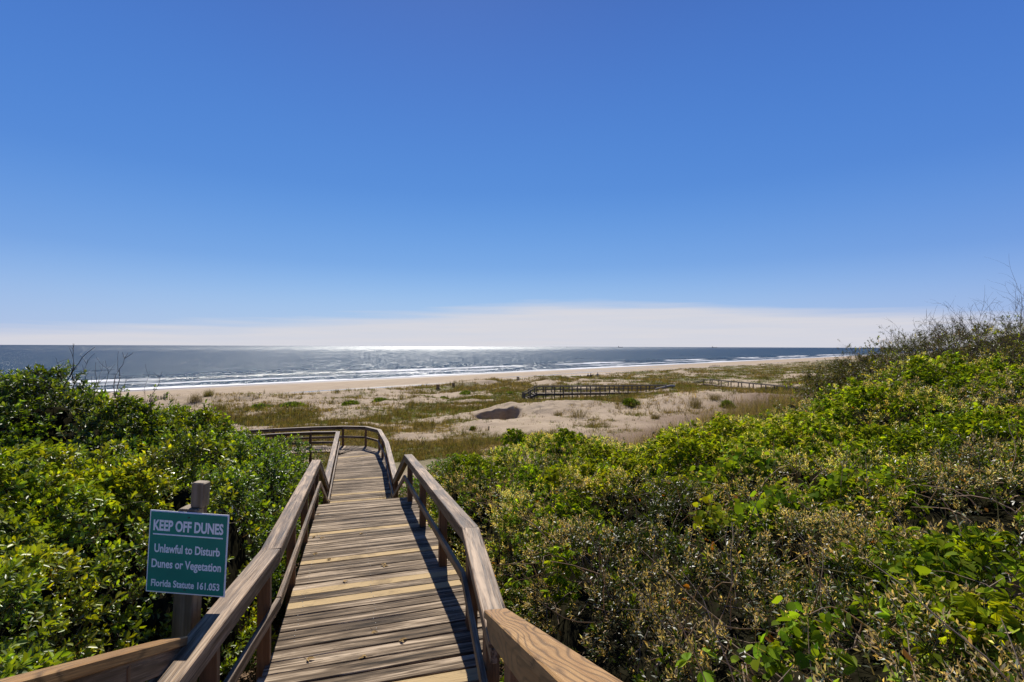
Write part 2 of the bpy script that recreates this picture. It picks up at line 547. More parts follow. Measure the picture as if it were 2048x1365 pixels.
def mat_ground():
    t = NT('dune_sand')
    tc = t.node('ShaderNodeTexCoord'); P = tc.outputs['Object']
    veg = t.attr('veg', 'Fac'); lit = t.attr('litter', 'Fac'); wet_ = t.attr('wet', 'Fac')
    n1 = t.noise(P, 0.35, 6, 0.6); n2 = t.noise(P, 6.0, 5, 0.65); n3 = t.noise(P, 40.0, 3, 0.6)
    sand = t.ramp(n1, [(0.3, (0.275, 0.205, 0.132)), (0.7, (0.355, 0.275, 0.185))])
    sand = t.mix(t.math('MULTIPLY_ADD', n3, 1.6, -0.75, clamp=True), sand, (0.22, 0.165, 0.115))
    streak = t.noise(t.mapping(P, (0.5, 0.035, 1), (0, 0, R(45))), 1.0, 4)
    sand = t.mix(t.math('MULTIPLY_ADD', streak, 1.5, -0.65, clamp=True), sand, (0.245, 0.18, 0.13))
    gcol = t.ramp(n2, [(0.3, (0.07, 0.065, 0.028)), (0.5, (0.135, 0.12, 0.05)), (0.75, (0.26, 0.21, 0.12))])
    m = t.math('MULTIPLY_ADD', t.math('ADD', veg, t.math('MULTIPLY_ADD', n2, 1.4, -0.7)), 2.2, -0.75, clamp=True)
    c = t.mix(t.math('MULTIPLY', m, 0.9), sand, gcol)
    lc = t.ramp(n3, [(0.3, (0.045, 0.028, 0.016)), (0.52, (0.14, 0.085, 0.048)), (0.75, (0.33, 0.22, 0.14))])
    c = t.mix(lit, c, lc)
    c = t.mix(wet_, c, t.mix(0.6, c, (0.14, 0.108, 0.082)))
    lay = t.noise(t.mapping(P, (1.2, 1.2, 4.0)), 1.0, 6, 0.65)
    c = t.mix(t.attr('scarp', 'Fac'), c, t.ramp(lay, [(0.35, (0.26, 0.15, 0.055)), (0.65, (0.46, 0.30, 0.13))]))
    h = t.math('ADD', t.math('MULTIPLY', n2, 0.7), t.math('MULTIPLY', n3, 0.3))
    rgh = t.math('MULTIPLY_ADD', wet_, -0.62, 0.95)
    return t.done(t.principled(c, rgh, t.bump(h, 0.6, 0.12), 0.3))


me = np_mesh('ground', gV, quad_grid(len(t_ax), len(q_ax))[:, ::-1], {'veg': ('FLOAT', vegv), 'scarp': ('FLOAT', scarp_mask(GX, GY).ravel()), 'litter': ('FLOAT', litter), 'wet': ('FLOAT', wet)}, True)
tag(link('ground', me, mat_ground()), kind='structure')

# ------------------------------------------------------------------ sea
SEA = -9.0
s_ax = np.concatenate([grid_axis([(-6, 14, 0.3), (14, 60, 0.35), (60, 160, 2.0), (160, 400, 12)]), np.geomspace(420, 120000, 50)])
qs_ax = np.concatenate([-np.geomspace(120000, 330, 40), grid_axis([(-320, -120, 4), (-120, 330, 0.8), (330, 700, 4)]), np.geomspace(710, 120000, 40)])
SS, QS = np.meshgrid(s_ax, qs_ax, indexing='ij')
c1 = 34 + 4.5 * fbm(QS / 90, QS * 0, 71, 3) + 2.0 * fbm(QS / 12, QS * 0, 72, 3)
c2 = 17 + 4.0 * fbm(QS / 60, QS * 0 + 5, 73, 3) + 1.4 * fbm(QS / 9, QS * 0, 74, 3)
c0 = -0.6 + 2.2 * fbm(QS / 26, QS * 0, 75, 3)
a1 = sstep(-0.25, 0.15, fbm(QS / 55 + 4, QS * 0, 76, 3)) * (0.5 + 0.5 * sstep(-0.5, 0.2, fbm(QS / 7, SS / 7, 77, 2)))
a2 = sstep(0.0, 0.3, fbm(QS / 40 + 9, QS * 0, 78, 3))
SZ = SEA + 0.5 * np.exp(-((SS - c1 - 1.2) / 2.6) ** 2) + 0.22 * np.exp(-((SS - c2 - 1.0) / 1.8) ** 2)
SZ = SZ + 0.18 * np.exp(-((SS - 58 - 5 * fbm(QS / 80, QS * 0, 79, 2)) / 6) ** 2)
rag = fbm(SS / 1.1, QS / 2.2, 80, 3)
foam = a1 * sstep(-3.6, -0.6, SS - c1 + 1.4 * rag) * (1 - sstep(0.2, 1.0, SS - c1 + 0.6 * rag))
foam = np.maximum(foam, a2 * 0.9 * sstep(-1.5, -0.3, SS - c2 + rag) * (1 - sstep(0.2, 0.8, SS - c2)))
foam = np.maximum(foam, (1 - sstep(2.4, 5.0, SS - c0 * 0.8 + 2.4 * rag + 2 * fbm(QS / 18, QS * 0, 82, 2))))
foam = np.maximum(foam, 0.55 * a1 * sstep(0.12, 0.4, fbm(SS / 2.5, QS / 9, 83, 3)) * (1 - sstep(24, 32, SS)))


def mat_sea():
    t = NT('sea_water')
    tc = t.node('ShaderNodeTexCoord'); P = tc.outputs['Object']
    fo = t.attr('foam', 'Fac')
    ro = (0, 0, R(45))
    n_big = t.noise(t.mapping(P, (0.012, 0.0035, 1), ro), 1.0, 4, 0.55)
    w1 = t.noise(t.mapping(P, (0.30, 0.16, 1), (0, 0, R(10))), 1.0, 5, 0.62)
    w2 = t.noise(t.mapping(P, (1.6, 1.0, 1), (0, 0, R(25))), 1.0, 4, 0.6)
    h = t.math('ADD', t.math('MULTIPLY', w1, 1.0), t.math('MULTIPLY', w2, 0.30))
    nrm = t.bump(h, 1.0, 0.75)
    patch = t.noise(t.mapping(P, (0.03, 0.012, 1), ro), 1.0, 6, 0.65)
    deep = t.mix(n_big, (0.016, 0.027, 0.036), (0.030, 0.043, 0.048))
    df = t.node('ShaderNodeBsdfDiffuse'); t.l.new(deep, df.inputs[0])
    gl = t.node('ShaderNodeBsdfGlossy', distribution='BECKMANN'); gl.inputs[0].default_value = (0.92, 0.95, 0.97, 1)
    off = t.attr('off', 'Fac')
    sp = t.noise(t.mapping(P, (0.75, 0.55, 1)), 1.0, 1.5, 0.5)
    sp2 = t.noise(t.mapping(P, (0.16, 0.10, 1)), 1.0, 2, 0.6)
    sp3 = t.noise(t.mapping(P, (0.035, 0.018, 1)), 1.0, 3, 0.65)
    spm = t.math('MAXIMUM', t.math('MULTIPLY_ADD', sp, 13.0, -7.6, clamp=True), t.math('MULTIPLY_ADD', sp2, 12.0, -7.2, clamp=True))
    spm = t.math('MAXIMUM', spm, t.math('MULTIPLY', off, t.math('MULTIPLY_ADD', sp3, 8.0, -4.3, clamp=True)))
    r0 = t.math('MULTIPLY_ADD', off, 0.150, t.math('MULTIPLY_ADD', patch, 0.14, 0.208))
    t.l.new(t.math('MULTIPLY_ADD', spm, 0.23, r0), gl.inputs['Roughness'])
    t.l.new(nrm, gl.inputs['Normal'])
    w = t.node('ShaderNodeMixShader')
    lw = t.node('ShaderNodeLayerWeight'); lw.inputs[0].default_value = 0.5
    t.l.new(t.math('MULTIPLY_ADD', t.math('POWER', lw.outputs[1], 12.0), 0.13, 0.10), w.inputs[0])
    t.l.new(df.outputs[0], w.inputs[1]); t.l.new(gl.outputs[0], w.inputs[2])
    f = t.node('ShaderNodeBsdfDiffuse'); f.inputs[0].default_value = (0.70, 0.70, 0.70, 1)
    m = t.node('ShaderNodeMixShader')
    t.l.new(fo, m.inputs[0]); t.l.new(w.outputs[0], m.inputs[1]); t.l.new(f.outputs[0], m.inputs[2])
    return t.done(m.outputs[0])


SX, SY = (QS - (SS + 126)) * SQ, (QS + SS + 126) * SQ
me = np_mesh('sea', np.stack([SX, SY, SZ], -1).reshape(-1, 3), quad_grid(len(s_ax), len(qs_ax))[:, ::-1], {'foam': ('FLOAT', foam.ravel()), 'off': ('FLOAT', np.clip((SS - 60) / 1300, 0, 1).ravel() ** .7)}, True)
tag(link('sea', me, mat_sea()), kind='structure')

# shallow pools left by the tide at the back of the beach
tp = NT('pool_water')
tcp = tp.node('ShaderNodeTexCoord')
MPOOL = tp.done(tp.principled((0.12, 0.11, 0.10), 0.12, tp.bump(tp.noise(tcp.outputs['Object'], 3.0, 3), 0.15, 0.05), 0.6))


def tide_pool(q0, q1, t0, wid, seed):
    qs = np.linspace(q0, q1, 120)
    k = np.sin(np.linspace(0, math.pi, 120)) ** 0.5
    mid = t0 + 1.6 * fbm(qs / 11, qs * 0, seed, 3)
    w = wid * k * (0.55 + 0.6 * np.abs(fbm(qs / 5, qs * 0, seed + 3, 3)) * 2)
    rows = [mid - w, mid - w * 0.3, mid + w * 0.3, mid + w]
    T_ = np.stack(rows, 0); Q_ = np.tile(qs, (4, 1))
    X_, Y_ = (Q_ - T_) * SQ, (Q_ + T_) * SQ
    Z_ = ground(X_, Y_) + 0.012
    return np_mesh('tide_pool', np.stack([X_, Y_, Z_], -1).reshape(-1, 3), quad_grid(4, 120)[:, ::-1], None, True)


for q0, q1, t0, wid, sd in ((5, 46, 87.5, 1.5, 5), (44, 75, 85.5, 0.9, 8), (88, 160, 96, 1.2, 11), (120, 215, 104, 1.3, 14)):
    tag(link('tide_pool', tide_pool(q0, q1, t0, wid, sd), MPOOL), kind='structure')

# far low land on the horizon to the right
hx = np.linspace(0, 1, 80)
hv = []
for r_, zz in enumerate((0.0, 0.7, 1.0, 0.7, 0.0)):
    X_ = 4750 + hx * 4200; Y_ = 6500 - hx * 600 + (r_ - 2) * 160
    Z_ = SEA - 1 + zz * (1 + 24 * sstep(0, 0.12, hx) * (0.75 + 0.3 * fbm(hx * 30, hx * 0, 90, 4)))
    hv.append(np.stack([X_, Y_, Z_], -1))
me = np_mesh('headland', np.array(hv).reshape(-1, 3), quad_grid(5, 80)[:, ::-1], None, True)
tag(link('headland', me, mat_plain('far_land', (0.10, 0.10, 0.11), 1.0, 0.3, 0.01, 0.0)), kind='structure')

# ------------------------------------------------------------------ near boardwalk
A_ = lambda *v: np.array(v, float)
HR = 0.86            # rail cap above deck
RW, RT = 0.160, 0.045


def lerp(a, b, f):
    return a + (b - a) * f


def plank_run(mb, l0, l1, r0, r1, pitch=0.166, gap=0.013, ov=(0.04, 0.04), first_new=False, new_at=(), thick=0.04):
    """planks from the line l0-r0 to the line l1-r1 (points on the walking surface)."""
    n = max(1, int(round(np.linalg.norm((l0 + r0) / 2 - (l1 + r1) / 2) / pitch)))
    for i in range(n):
        f = (i + 0.5) / n
        a = lerp(l0, l1, f); b = lerp(r0, r1, f)
        dr = (b - a) / np.linalg.norm(b - a)
        a = a - dr * (ov[0] + rng.normal() * 0.006); b = b + dr * (ov[1] + rng.normal() * 0.010)
        al = ((l1 + r1) - (l0 + r0)); al /= np.linalg.norm(al)
        nrm = np.cross(dr, al); nrm /= np.linalg.norm(nrm)
        wdt = np.linalg.norm((l0 + r0) / 2 - (l1 + r1) / 2) / n - gap * (0.7 + 0.9 * rng.random())
        o = -nrm * (thick / 2 - rng.normal() * 0.0022)
        tone = 0.97 if (i in new_at) else min(0.88, max(0.0, rng.normal(0.46, 0.30)))
        mb.board(a + o, b + o, wdt, thick, nrm, tone, 0.005, twist=rng.normal() * 0.010)


# stations of the two handrails: (left, right) at the top of the cap
S = {
    's0': (A_(-1.800, 2.80, -1.70), A_(-0.105, 3.22, -1.70)),
    's1': (A_(-2.026, 4.226, -1.71), A_(-0.386, 4.746, -1.71)),
    's2': (A_(-3.728, 9.578, -2.177), A_(-2.086, 10.092, -2.177)),
    's3': (A_(-4.62, 12.45, -3.43), A_(-2.98, 12.96, -3.43)),
}
BZ = -3.45
right_curve = [S['s3'][1] * A_(1, 1, 0) + A_(0, 0, BZ), A_(-4.50, 18.04, BZ), A_(-5.47, 20.7, BZ), A_(-6.26, 21.5, BZ), A_(-7.27, 21.6, BZ), A_(-8.54, 21.3, BZ), A_(-9.9, 20.85, BZ),
               A_(-11.4, 20.2, BZ), A_(-13.6, 19.1, BZ)]
left_curve = [S['s3'][0] * A_(1, 1, 0) + A_(0, 0, BZ), A_(-7.02, 20.25, BZ), A_(-8.08, 20.12, BZ), A_(-8.94, 19.83, BZ), A_(-10.7, 19.05, BZ), A_(-13.0, 17.95, BZ)]
dz = A_(0, 0, -HR)

walk = empty('boardwalk', (-1.0, 3.0, -2.56))
tag(walk, 'weathered wooden boardwalk ramp with handrails running down past the keep-off sign', 'boardwalk')

mb = MB()
b0 = (S['s0'][0] + (S['s0'][0] - S['s1'][0]) * 0.25, S['s0'][1] + (S['s0'][1] - S['s1'][1]) * 0.25)
plank_run(mb, b0[0] + dz, S['s1'][0] + dz, b0[1] + dz, S['s1'][1] + dz, new_at=(6,), ov=(-0.03, 0.11))
mb.build('deck', WOOD, walk)
mb = MB()
plank_run(mb, S['s1'][0] + dz, S['s2'][0] + dz, S['s1'][1] + dz, S['s2'][1] + dz, new_at=(5, 7, 13, 21, 34), ov=(-0.03, 0.11))
mb.build('deck', WOOD, walk)
mb = MB()
LB = [p + dz for p in left_curve]; RB = [p + dz for p in right_curve]
plank_run(mb, LB[0], lerp(LB[0], LB[1], 0.66), RB[0], RB[1], new_at=(6, 8, 12, 22), ov=(-0.03, 0.11))
plank_run(mb, lerp(LB[0], LB[1], 0.66), lerp(LB[0], LB[1], 0.93), RB[1], RB[2], new_at=(11,), ov=(-0.03, 0.11))
mb.build('deck', WOOD, walk)
# fan of planks around the bend and the arm leading west
mb = MB()
c_in = lerp(LB[0], LB[1], 0.95)
fan = [RB[2], RB[3], RB[4], lerp(RB[4], RB[5], 0.5)]
for i in range(3):
    a, b = fan[i], fan[i + 1]
    n = max(2, int(np.linalg.norm(b - a) / 0.15))
    for k in range(n):
        p = lerp(a, b, (k + 0.5) / n); dr = (p - c_in) / np.linalg.norm(p - c_in)
        mb.board(c_in + dr * 0.12 + A_(0, 0, -0.02 - 0.0015 * (k % 3)), p + dr * 0.1 + A_(0, 0, -0.02 - 0.0015 * (k % 3)), 0.14, 0.04, (0, 0, 1), min(0.85, max(0, rng.normal(0.5, 0.22))), 0.005)
mb.build('deck', WOOD, walk)
mb = MB()
la, ra = [LB[1] + A_(-0.25, 0.02, 0), LB[2], LB[3], LB[4], LB[5]], [lerp(RB[4], RB[5], 0.5), RB[5], RB[6], RB[7], RB[8]]
for i in range(4):
    plank_run(mb, ra[i], ra[i + 1], la[i], la[i + 1], ov=(0.1, -0.02))
mb.build('deck', WOOD, walk)

# stair between the ramp and the lower deck
nst = 7
sa = (S['s2'][0] + dz, S['s2'][1] + dz); sb = (LB[0], RB[0])
for i in range(1, nst):
    f = (i - 0.5) / (nst - 0.5)
    a = lerp(sa[0], sb[0], f); b = lerp(sa[1], sb[1], f)
    zt = sa[0][2] + (sb[0][2] - sa[0][2]) * i / nst
    mb = MB()
    for k in (-0.075, 0.075):
        al = (sb[0] - sa[0]) * A_(1, 1, 0); al /= np.linalg.norm(al)
        mb.board(A_(a[0], a[1], zt - 0.02) + al * k, A_(b[0], b[1], zt - 0.02) + al * k, 0.143, 0.04, (0, 0, 1), rng.random() * 0.8)
    mb.build('stair_tread', WOOD, walk)
for s_ in (0, 1):
    board_obj('stringer', RAILW, walk, sa[s_] + A_(0, 0, -0.16), sb[s_] + A_(0, 0, -0.16), 0.045, 0.26)

# handrails
perp = A_(0.953, 0.302, 0.0)


def joists(a0, a1, b0, b1):
    for f in (0.12, 0.5, 0.88):
        p0 = lerp(a0, b0, f); p1 = lerp(a1, b1, f)
        board_obj('joist', RAILW, walk, p0 + A_(0, 0, -0.135), p1 + A_(0, 0, -0.135), 0.045, 0.18)


joists(b0[0] + dz, S['s1'][0] + dz, b0[1] + dz, S['s1'][1] + dz)
joists(S['s1'][0] + dz, S['s2'][0] + dz, S['s1'][1] + dz, S['s2'][1] + dz)
joists(LB[0], lerp(LB[0], LB[1], 0.93), RB[0], RB[1])


def cap(p, q, mat=RAILW, w=RW, th=RT, tone=None, drop=0.0):
    board_obj('top_rail', mat, walk, p + A_(0, 0, -th / 2 - drop), q + A_(0, 0, -th / 2 - drop), w, th, (0, 0, 1), tone, 0.006)


def run_rail(pts, inner, joints=(), tone=None):
    """cap boards, a narrow board on edge below the cap and a mid rail; inner = +1 / -1 tells which side the walkway is."""
    for i in range(len(pts) - 1):
        p, q = pts[i], pts[i + 1]
        d = (q - p) / np.linalg.norm(q - p)
        sd = np.cross(d, A_(0, 0, 1)); sd /= np.linalg.norm(sd)
        L = np.linalg.norm(q - p)
        nb = 1 if L < 2.6 else (2 if L < 5.0 else 3)
        for k in range(nb):
            a, b = lerp(p, q, k / nb), lerp(p, q, (k + 1) / nb)
            e = d * 0.002
            cap(a + e, b - e, tone=tone if tone is not None else 0.2 + 0.6 * rng.random(), drop=0.0007 * (k % 2))
        o = sd * inner * (RW / 2 - 0.030)
        board_obj('rail_support', RAILW, walk, p + o + A_(0, 0, -RT - 0.047), q + o + A_(0, 0, -RT - 0.047), 0.04, 0.088, (0, 0, 1), 0.25 + 0.5 * rng.random())
        o2 = sd * inner * 0.066
        board_obj('mid_rail', RAILW, walk, p + o2 + A_(0, 0, -HR * 0.53), q + o2 + A_(0, 0, -HR * 0.53), 0.04, 0.088, (0, 0, 1), 0.25 + 0.5 * rng.random())


nearL = S['s0'][0] + (S['s0'][0] - S['s1'][0]) * 0.2
nearR = S['s0'][1] + (S['s0'][1] - S['s1'][1]) * 0.2
run_rail([nearL, S['s1'][0], S['s2'][0]], +1)
run_rail([nearR, S['s1'][1], S['s2'][1]], -1)
run_rail([S['s2'][0], S['s3'][0]], +1)
run_rail([S['s2'][1], S['s3'][1]], -1)
run_rail(left_curve[:2], +1)
run_rail(left_curve[1:], +1)
run_rail(right_curve, -1)


def post(p, top, bottom_extra=0.0):
    g = float(ground(p[0], p[1])) - 0.25
    board_obj('post', POSTW, walk, A_(p[0], p[1], g), A_(p[0], p[1], top), 0.095, 0.095, (0.31, -0.95, 0), 0.2 + 0.6 * rng.random(), 0.006)


def posts_on(p, q, fr):
    for f in fr:
        c = lerp(p, q, f)
        post(c, c[2] - RT - 0.001)


posts_on(S['s0'][0], S['s1'][0], (0.20, 0.90))
posts_on(S['s0'][1], S['s1'][1], (0.10, 0.92))
posts_on(S['s1'][0], S['s2'][0], (0.27, 0.56, 0.80, 0.985))
posts_on(S['s1'][1], S['s2'][1], (0.27, 0.60, 0.93))
posts_on(S['s3'][0], S['s3'][0], (0,)); posts_on(S['s3'][1], S['s3'][1], (0,))
posts_on(left_curve[0], left_curve[1], (0.25, 0.5, 0.75, 0.99))
posts_on(right_curve[0], right_curve[1], (0.22, 0.45, 0.68, 0.9))
posts_on(right_curve[1], right_curve[2], (0.5, 0.98))
for p in right_curve[3:]: posts_on(p, p, (0,))
for p in left_curve[2:]: posts_on(p, p, (0,))

# newer rails of the upper stair coming down to the landing on both sides
UL = (A_(-1.905, 2.86, -1.685), A_(-1.55, 1.04, -0.85)); UR = (A_(-0.095, 3.10, -1.645), A_(0.31, 0.55, -0.555))
for (a, b), sd_, w in ((UL, 1, 0.125), (UR, -1, 0.145)):
    board_obj('upper_stair_rail', NEWW, walk, a, b, w, 0.048, (0, 0, 1), 0.8, 0.006)
    d = (b - a); d /= np.linalg.norm(d)
    s = np.cross(d, A_(0, 0, 1)); s /= np.linalg.norm(s)
    o = s * (-sd_) * (w / 2 - 0.035) + d * 0.03
    board_obj('upper_stair_rail_support', NEWW if sd_ < 0 else RAILW, walk, a + o + A_(0, 0, -0.082), b + o + A_(0, 0, -0.082), 0.042, 0.11, (0, 0, 1), 0.3)
    for f in (0.30, 0.97):
        c = lerp(a, b, f)
        post(c, c[2] - 0.03)
    board_obj('stringer', RAILW, walk, a + A_(0, 0, -HR - 0.2), b + A_(0, 0, -HR - 0.2), 0.045, 0.26)
for i in range(6):
    f = (i + 0.7) / 6
    a, b = lerp(UL[0], UL[1], f), lerp(UR[0], UR[1], f)
    z = -2.56 + 0.16 * (i + 1)
    board_obj('stair_tread', WOOD, walk, A_(a[0], a[1] - 0.35, z), A_(b[0], b[1] - 0.35, z), 0.29, 0.04)

# galvanised nail heads on the planks and cap rails (pattern of one part)
mbn = MB()
for f in np.linspace(0.02, 0.99, 52):
    for side in (0.10, 0.5, 0.93):
        p = lerp(lerp(S['s0'][0], S['s2'][0], 0), S['s0'][0], 0)
        l_ = lerp(S['s1'][0], S['s2'][0], f) + dz; r_ = lerp(S['s1'][1], S['s2'][1], f) + dz
        c = lerp(l_, r_, side + rng.normal() * 0.006) + A_(0, 0, 0.0035)
        mbn.board(c + A_(-0.004, 0, 0), c + A_(0.004, 0, 0), 0.008, 0.003, (0, 0, 1), 0.5, 0.001)
tag(mbn.build('nail_heads', mat_plain('galvanised', (0.22, 0.21, 0.2), 0.6, 0.1, 20, 0.3, 0.3), walk), kind='stuff')

# ------------------------------------------------------------------ sign
sg = empty('warning_sign', (-2.10, 3.34, -2.9))
tag(sg, 'square green KEEP OFF DUNES warning sign with white lettering on a notched grey post', 'sign')
Rm = Matrix.Translation(Vector((-2.10, 3.34, -2.9))) @ Matrix.Rotation(R(2.7), 4, 'Y') @ Matrix.Rotation(R(-3), 4, 'Z')


def sgp(x, y, z):
    v = Rm @ Vector((x, y, z)); return A_(*v)


ctr = at(375, 1107, 3.27)
loc_c = Rm.inverted() @ Vector(ctr)
cx, cz = loc_c.x, loc_c.z
yf = loc_c.y
SZ_ = 0.532
# post: thick lower part, notched upper part with a ledge
pt = at(397, 966, 3.32); ptl = Rm.inverted() @ Vector(pt)
px0 = ptl.x
mb = MB()
mb.board(sgp(px0 - 0.035, yf + 0.062, -0.45), sgp(px0 - 0.035, yf + 0.062, ptl.z - 0.165), 0.130, 0.105, (0, -1, 0), 0.35, 0.006)
mb.board(sgp(px0, yf + 0.078, ptl.z - 0.165), sgp(px0, yf + 0.078, ptl.z), 0.088, 0.072, (0, -1, 0), 0.75, 0.008)
mb.build('post', SIGNPOSTW, sg)
MGREEN = mat_plain('sign_green', (0.016, 0.24, 0.165), 0.42, 0.12, 5.0, 0.4)
MWHITE = mat_plain('sign_white', (0.93, 0.92, 0.90), 0.5, 0.06, 30.0, 0.3)


def sheet(name, w, h, y, t, mat, cxx=None, czz=None):
    cxx = cx if cxx is None else cxx; czz = cz if czz is None else czz
    return board_obj(name, mat, sg, sgp(cxx - w / 2, y, czz), sgp(cxx + w / 2, y, czz), t, h, sgp(0, 0, 1) - sgp(0, 0, 0), 0.5, 0.001)


sheet('sign_border', SZ_, SZ_, yf, 0.004, MWHITE)
sheet('sign_panel', SZ_ - 0.018, SZ_ - 0.018, yf - 0.003, 0.005, MGREEN)
sheet('underline', SZ_ * 0.885, 0.0085, yf - 0.0062, 0.002, MWHITE, cx, cz + SZ_ * (0.5 - 0.287))


def text_part(body, width, caph, zc, bold):
    cu = bpy.data.curves.new('lettering', 'FONT')
    cu.body = body; cu.align_x = 'CENTER'; cu.align_y = 'CENTER'; cu.size = 1.0; cu.offset = bold; cu.extrude = 0.02
    cu.resolution_u = 4
    tmp = bpy.data.objects.new('tmp_text', cu); COL.objects.link(tmp)
    bpy.context.view_layer.update()
    me = bpy.data.meshes.new_from_object(tmp.evaluated_get(bpy.context.evaluated_depsgraph_get()))
    bpy.data.objects.remove(tmp); bpy.data.curves.remove(cu)
    co = np.empty(len(me.vertices) * 3, np.float32); me.vertices.foreach_get('co', co); co = co.reshape(-1, 3)
    x0, x1 = co[:, 0].min(), co[:, 0].max()
    capu = 0.69
    fx = width / (x1 - x0); fz = caph / capu
    co[:, 0] = (co[:, 0] - (x0 + x1) / 2) * fx; co[:, 1] *= fz
    out = np.array([sgp(cx + a, yf - 0.0058 - c * 0.05, zc + b) for a, b, c in co], np.float32)
    me.vertices.foreach_set('co', out.ravel()); me.update()
    link('lettering', me, MWHITE, sg)


zt = cz + SZ_ / 2
text_part('KEEP OFF DUNES', SZ_ * 0.885, SZ_ * 0.122, zt - SZ_ * 0.185, 0.034)
text_part('Unlawful to Disturb', SZ_ * 0.83, SZ_ * 0.098, zt - SZ_ * 0.462, 0.022)
text_part('Dunes or Vegetation', SZ_ * 0.88, SZ_ * 0.098, zt - SZ_ * 0.648, 0.022)
text_part('Florida Statute 161.053', SZ_ * 0.865, SZ_ * 0.080, zt - SZ_ * 0.885, 0.024)
MBOLT = mat_plain('bolt_metal', (0.1, 0.1, 0.1), 0.5, 0.1, 20, 0.5, 0.6)
for zz in (cz + SZ_ * 0.44, cz - SZ_ * 0.44):
    mb = MB()
    mb.board(sgp(cx - 0.006, yf - 0.007, zz), sgp(cx + 0.006, yf - 0.007, zz), 0.012, 0.006, (0, 0, 1), 0.5, 0.003)
    mb.build('bolt', MBOLT, sg)

# ------------------------------------------------------------------ far walkways
def far_walk(name, label, pts, width, pitch, leg, rail_h=0.9, mid=True, slats=True, ret=False, both_mid=True):
    o = empty(name, tuple(pts[0]))
    tag(o, label, 'walkway', 'walkways crossing the dunes')
    pts = [np.array(p, float) for p in pts]
    n = len(pts)
    dirs = [pts[i + 1] - pts[i] for i in range(n - 1)]
    sides = []
    for i in range(n):
        d = (dirs[max(0, i - 1)] / np.linalg.norm(dirs[max(0, i - 1)]) + dirs[min(n - 2, i)] / np.linalg.norm(dirs[min(n - 2, i)])) * A_(1, 1, 0)
        s = A_(d[1], -d[0], 0); sides.append(s / np.linalg.norm(s) * width / 2)
    for i in range(n - 1):
        a, b = pts[i], pts[i + 1]
        mb = MB()
        plank_run(mb, a - sides[i], b - sides[i + 1], a + sides[i], b + sides[i + 1], 0.3 if slats else 0.6, 0.012, (0.06, 0.06))
        mb.build('deck', WOOD, o)
        board_obj('beam', FARW, o, a - sides[i] * 0.9 + A_(0, 0, -0.17), b - sides[i + 1] * 0.9 + A_(0, 0, -0.17), 0.05, 0.24, (0, 0, 1), 0.1)
        board_obj('beam', FARW, o, a + sides[i] * 0.9 + A_(0, 0, -0.17), b + sides[i + 1] * 0.9 + A_(0, 0, -0.17), 0.05, 0.24, (0, 0, 1), 0.1)
        for sg_ in (-1, 1):
            u = A_(0, 0, rail_h)
            board_obj('top_rail', FARW, o, a + sg_ * sides[i] + u, b + sg_ * sides[i + 1] + u, 0.15, 0.09, (0, 0, 1), 0.2)
            if mid:
                board_obj('mid_rail', FARW, o, a + sg_ * sides[i] + u * 0.52, b + sg_ * sides[i + 1] + u * 0.52, 0.05, 0.09, (0, 0, 1), 0.3)
            L = np.linalg.norm(b - a); k = max(1, int(round(L / pitch)))
            for j in range(k + (1 if i == n - 2 else 0)):
                c = lerp(a, b, j / k) + sg_ * lerp(sides[i], sides[i + 1], j / k) * 1.0
                g = float(ground(c[0], c[1]))
                board_obj('post', FARW, o, A_(c[0], c[1], min(g, c[2]) - 0.2), c + A_(0, 0, rail_h - 0.03), 0.13, 0.13, (0, -1, 0.001), 0.2 + 0.4 * rng.random())
    return o


fw = far_walk('walkway', 'grey wooden walkway with stair end on posts behind the blown-out sand hill',
              [(3.15, 66.0, -6.12), (9, 66.9, -6.12), (15.5, 68.2, -6.14), (22.0, 69.9, -6.2)], 1.5, 1.23, 0.8, 0.86)
# stair at its seaward end
st0, st1 = A_(3.15, 66.0, -6.12), A_(1.55, 65.5, -7.0)
sdv = A_(0.09, -0.746, 0)
for i in range(5):
    c = lerp(st0, st1, (i + 0.7) / 5)
    board_obj('stair_tread', FARW, fw, c - sdv, c + sdv, 0.28, 0.05)
for sg_ in (-1, 1):
    board_obj('stringer', FARW, fw, st0 + sdv * sg_ + A_(0, 0, -0.15), st1 + sdv * sg_ + A_(0, 0, -0.15), 0.05, 0.26, tone=0.1)
    board_obj('top_rail', FARW, fw, st0 + sdv * sg_ + A_(0, 0, 0.86), st1 + sdv * sg_ + A_(0, 0, 0.86), 0.14, 0.09, tone=0.2)
    board_obj('mid_rail', FARW, fw, st0 + sdv * sg_ + A_(0, 0, 0.45), st1 + sdv * sg_ + A_(0, 0, 0.45), 0.05, 0.09, tone=0.3)
    for f in (0.5, 1.0):
        c = lerp(st0, st1, f) + sdv * sg_
        board_obj('post', FARW, fw, c + A_(0, 0, -0.5), c + A_(0, 0, 0.90 + 0.1 * f), 0.14 + 0.06 * f, 0.14 + 0.06 * f, (0, -1, 0.001), 0.4 + 0.3 * f)

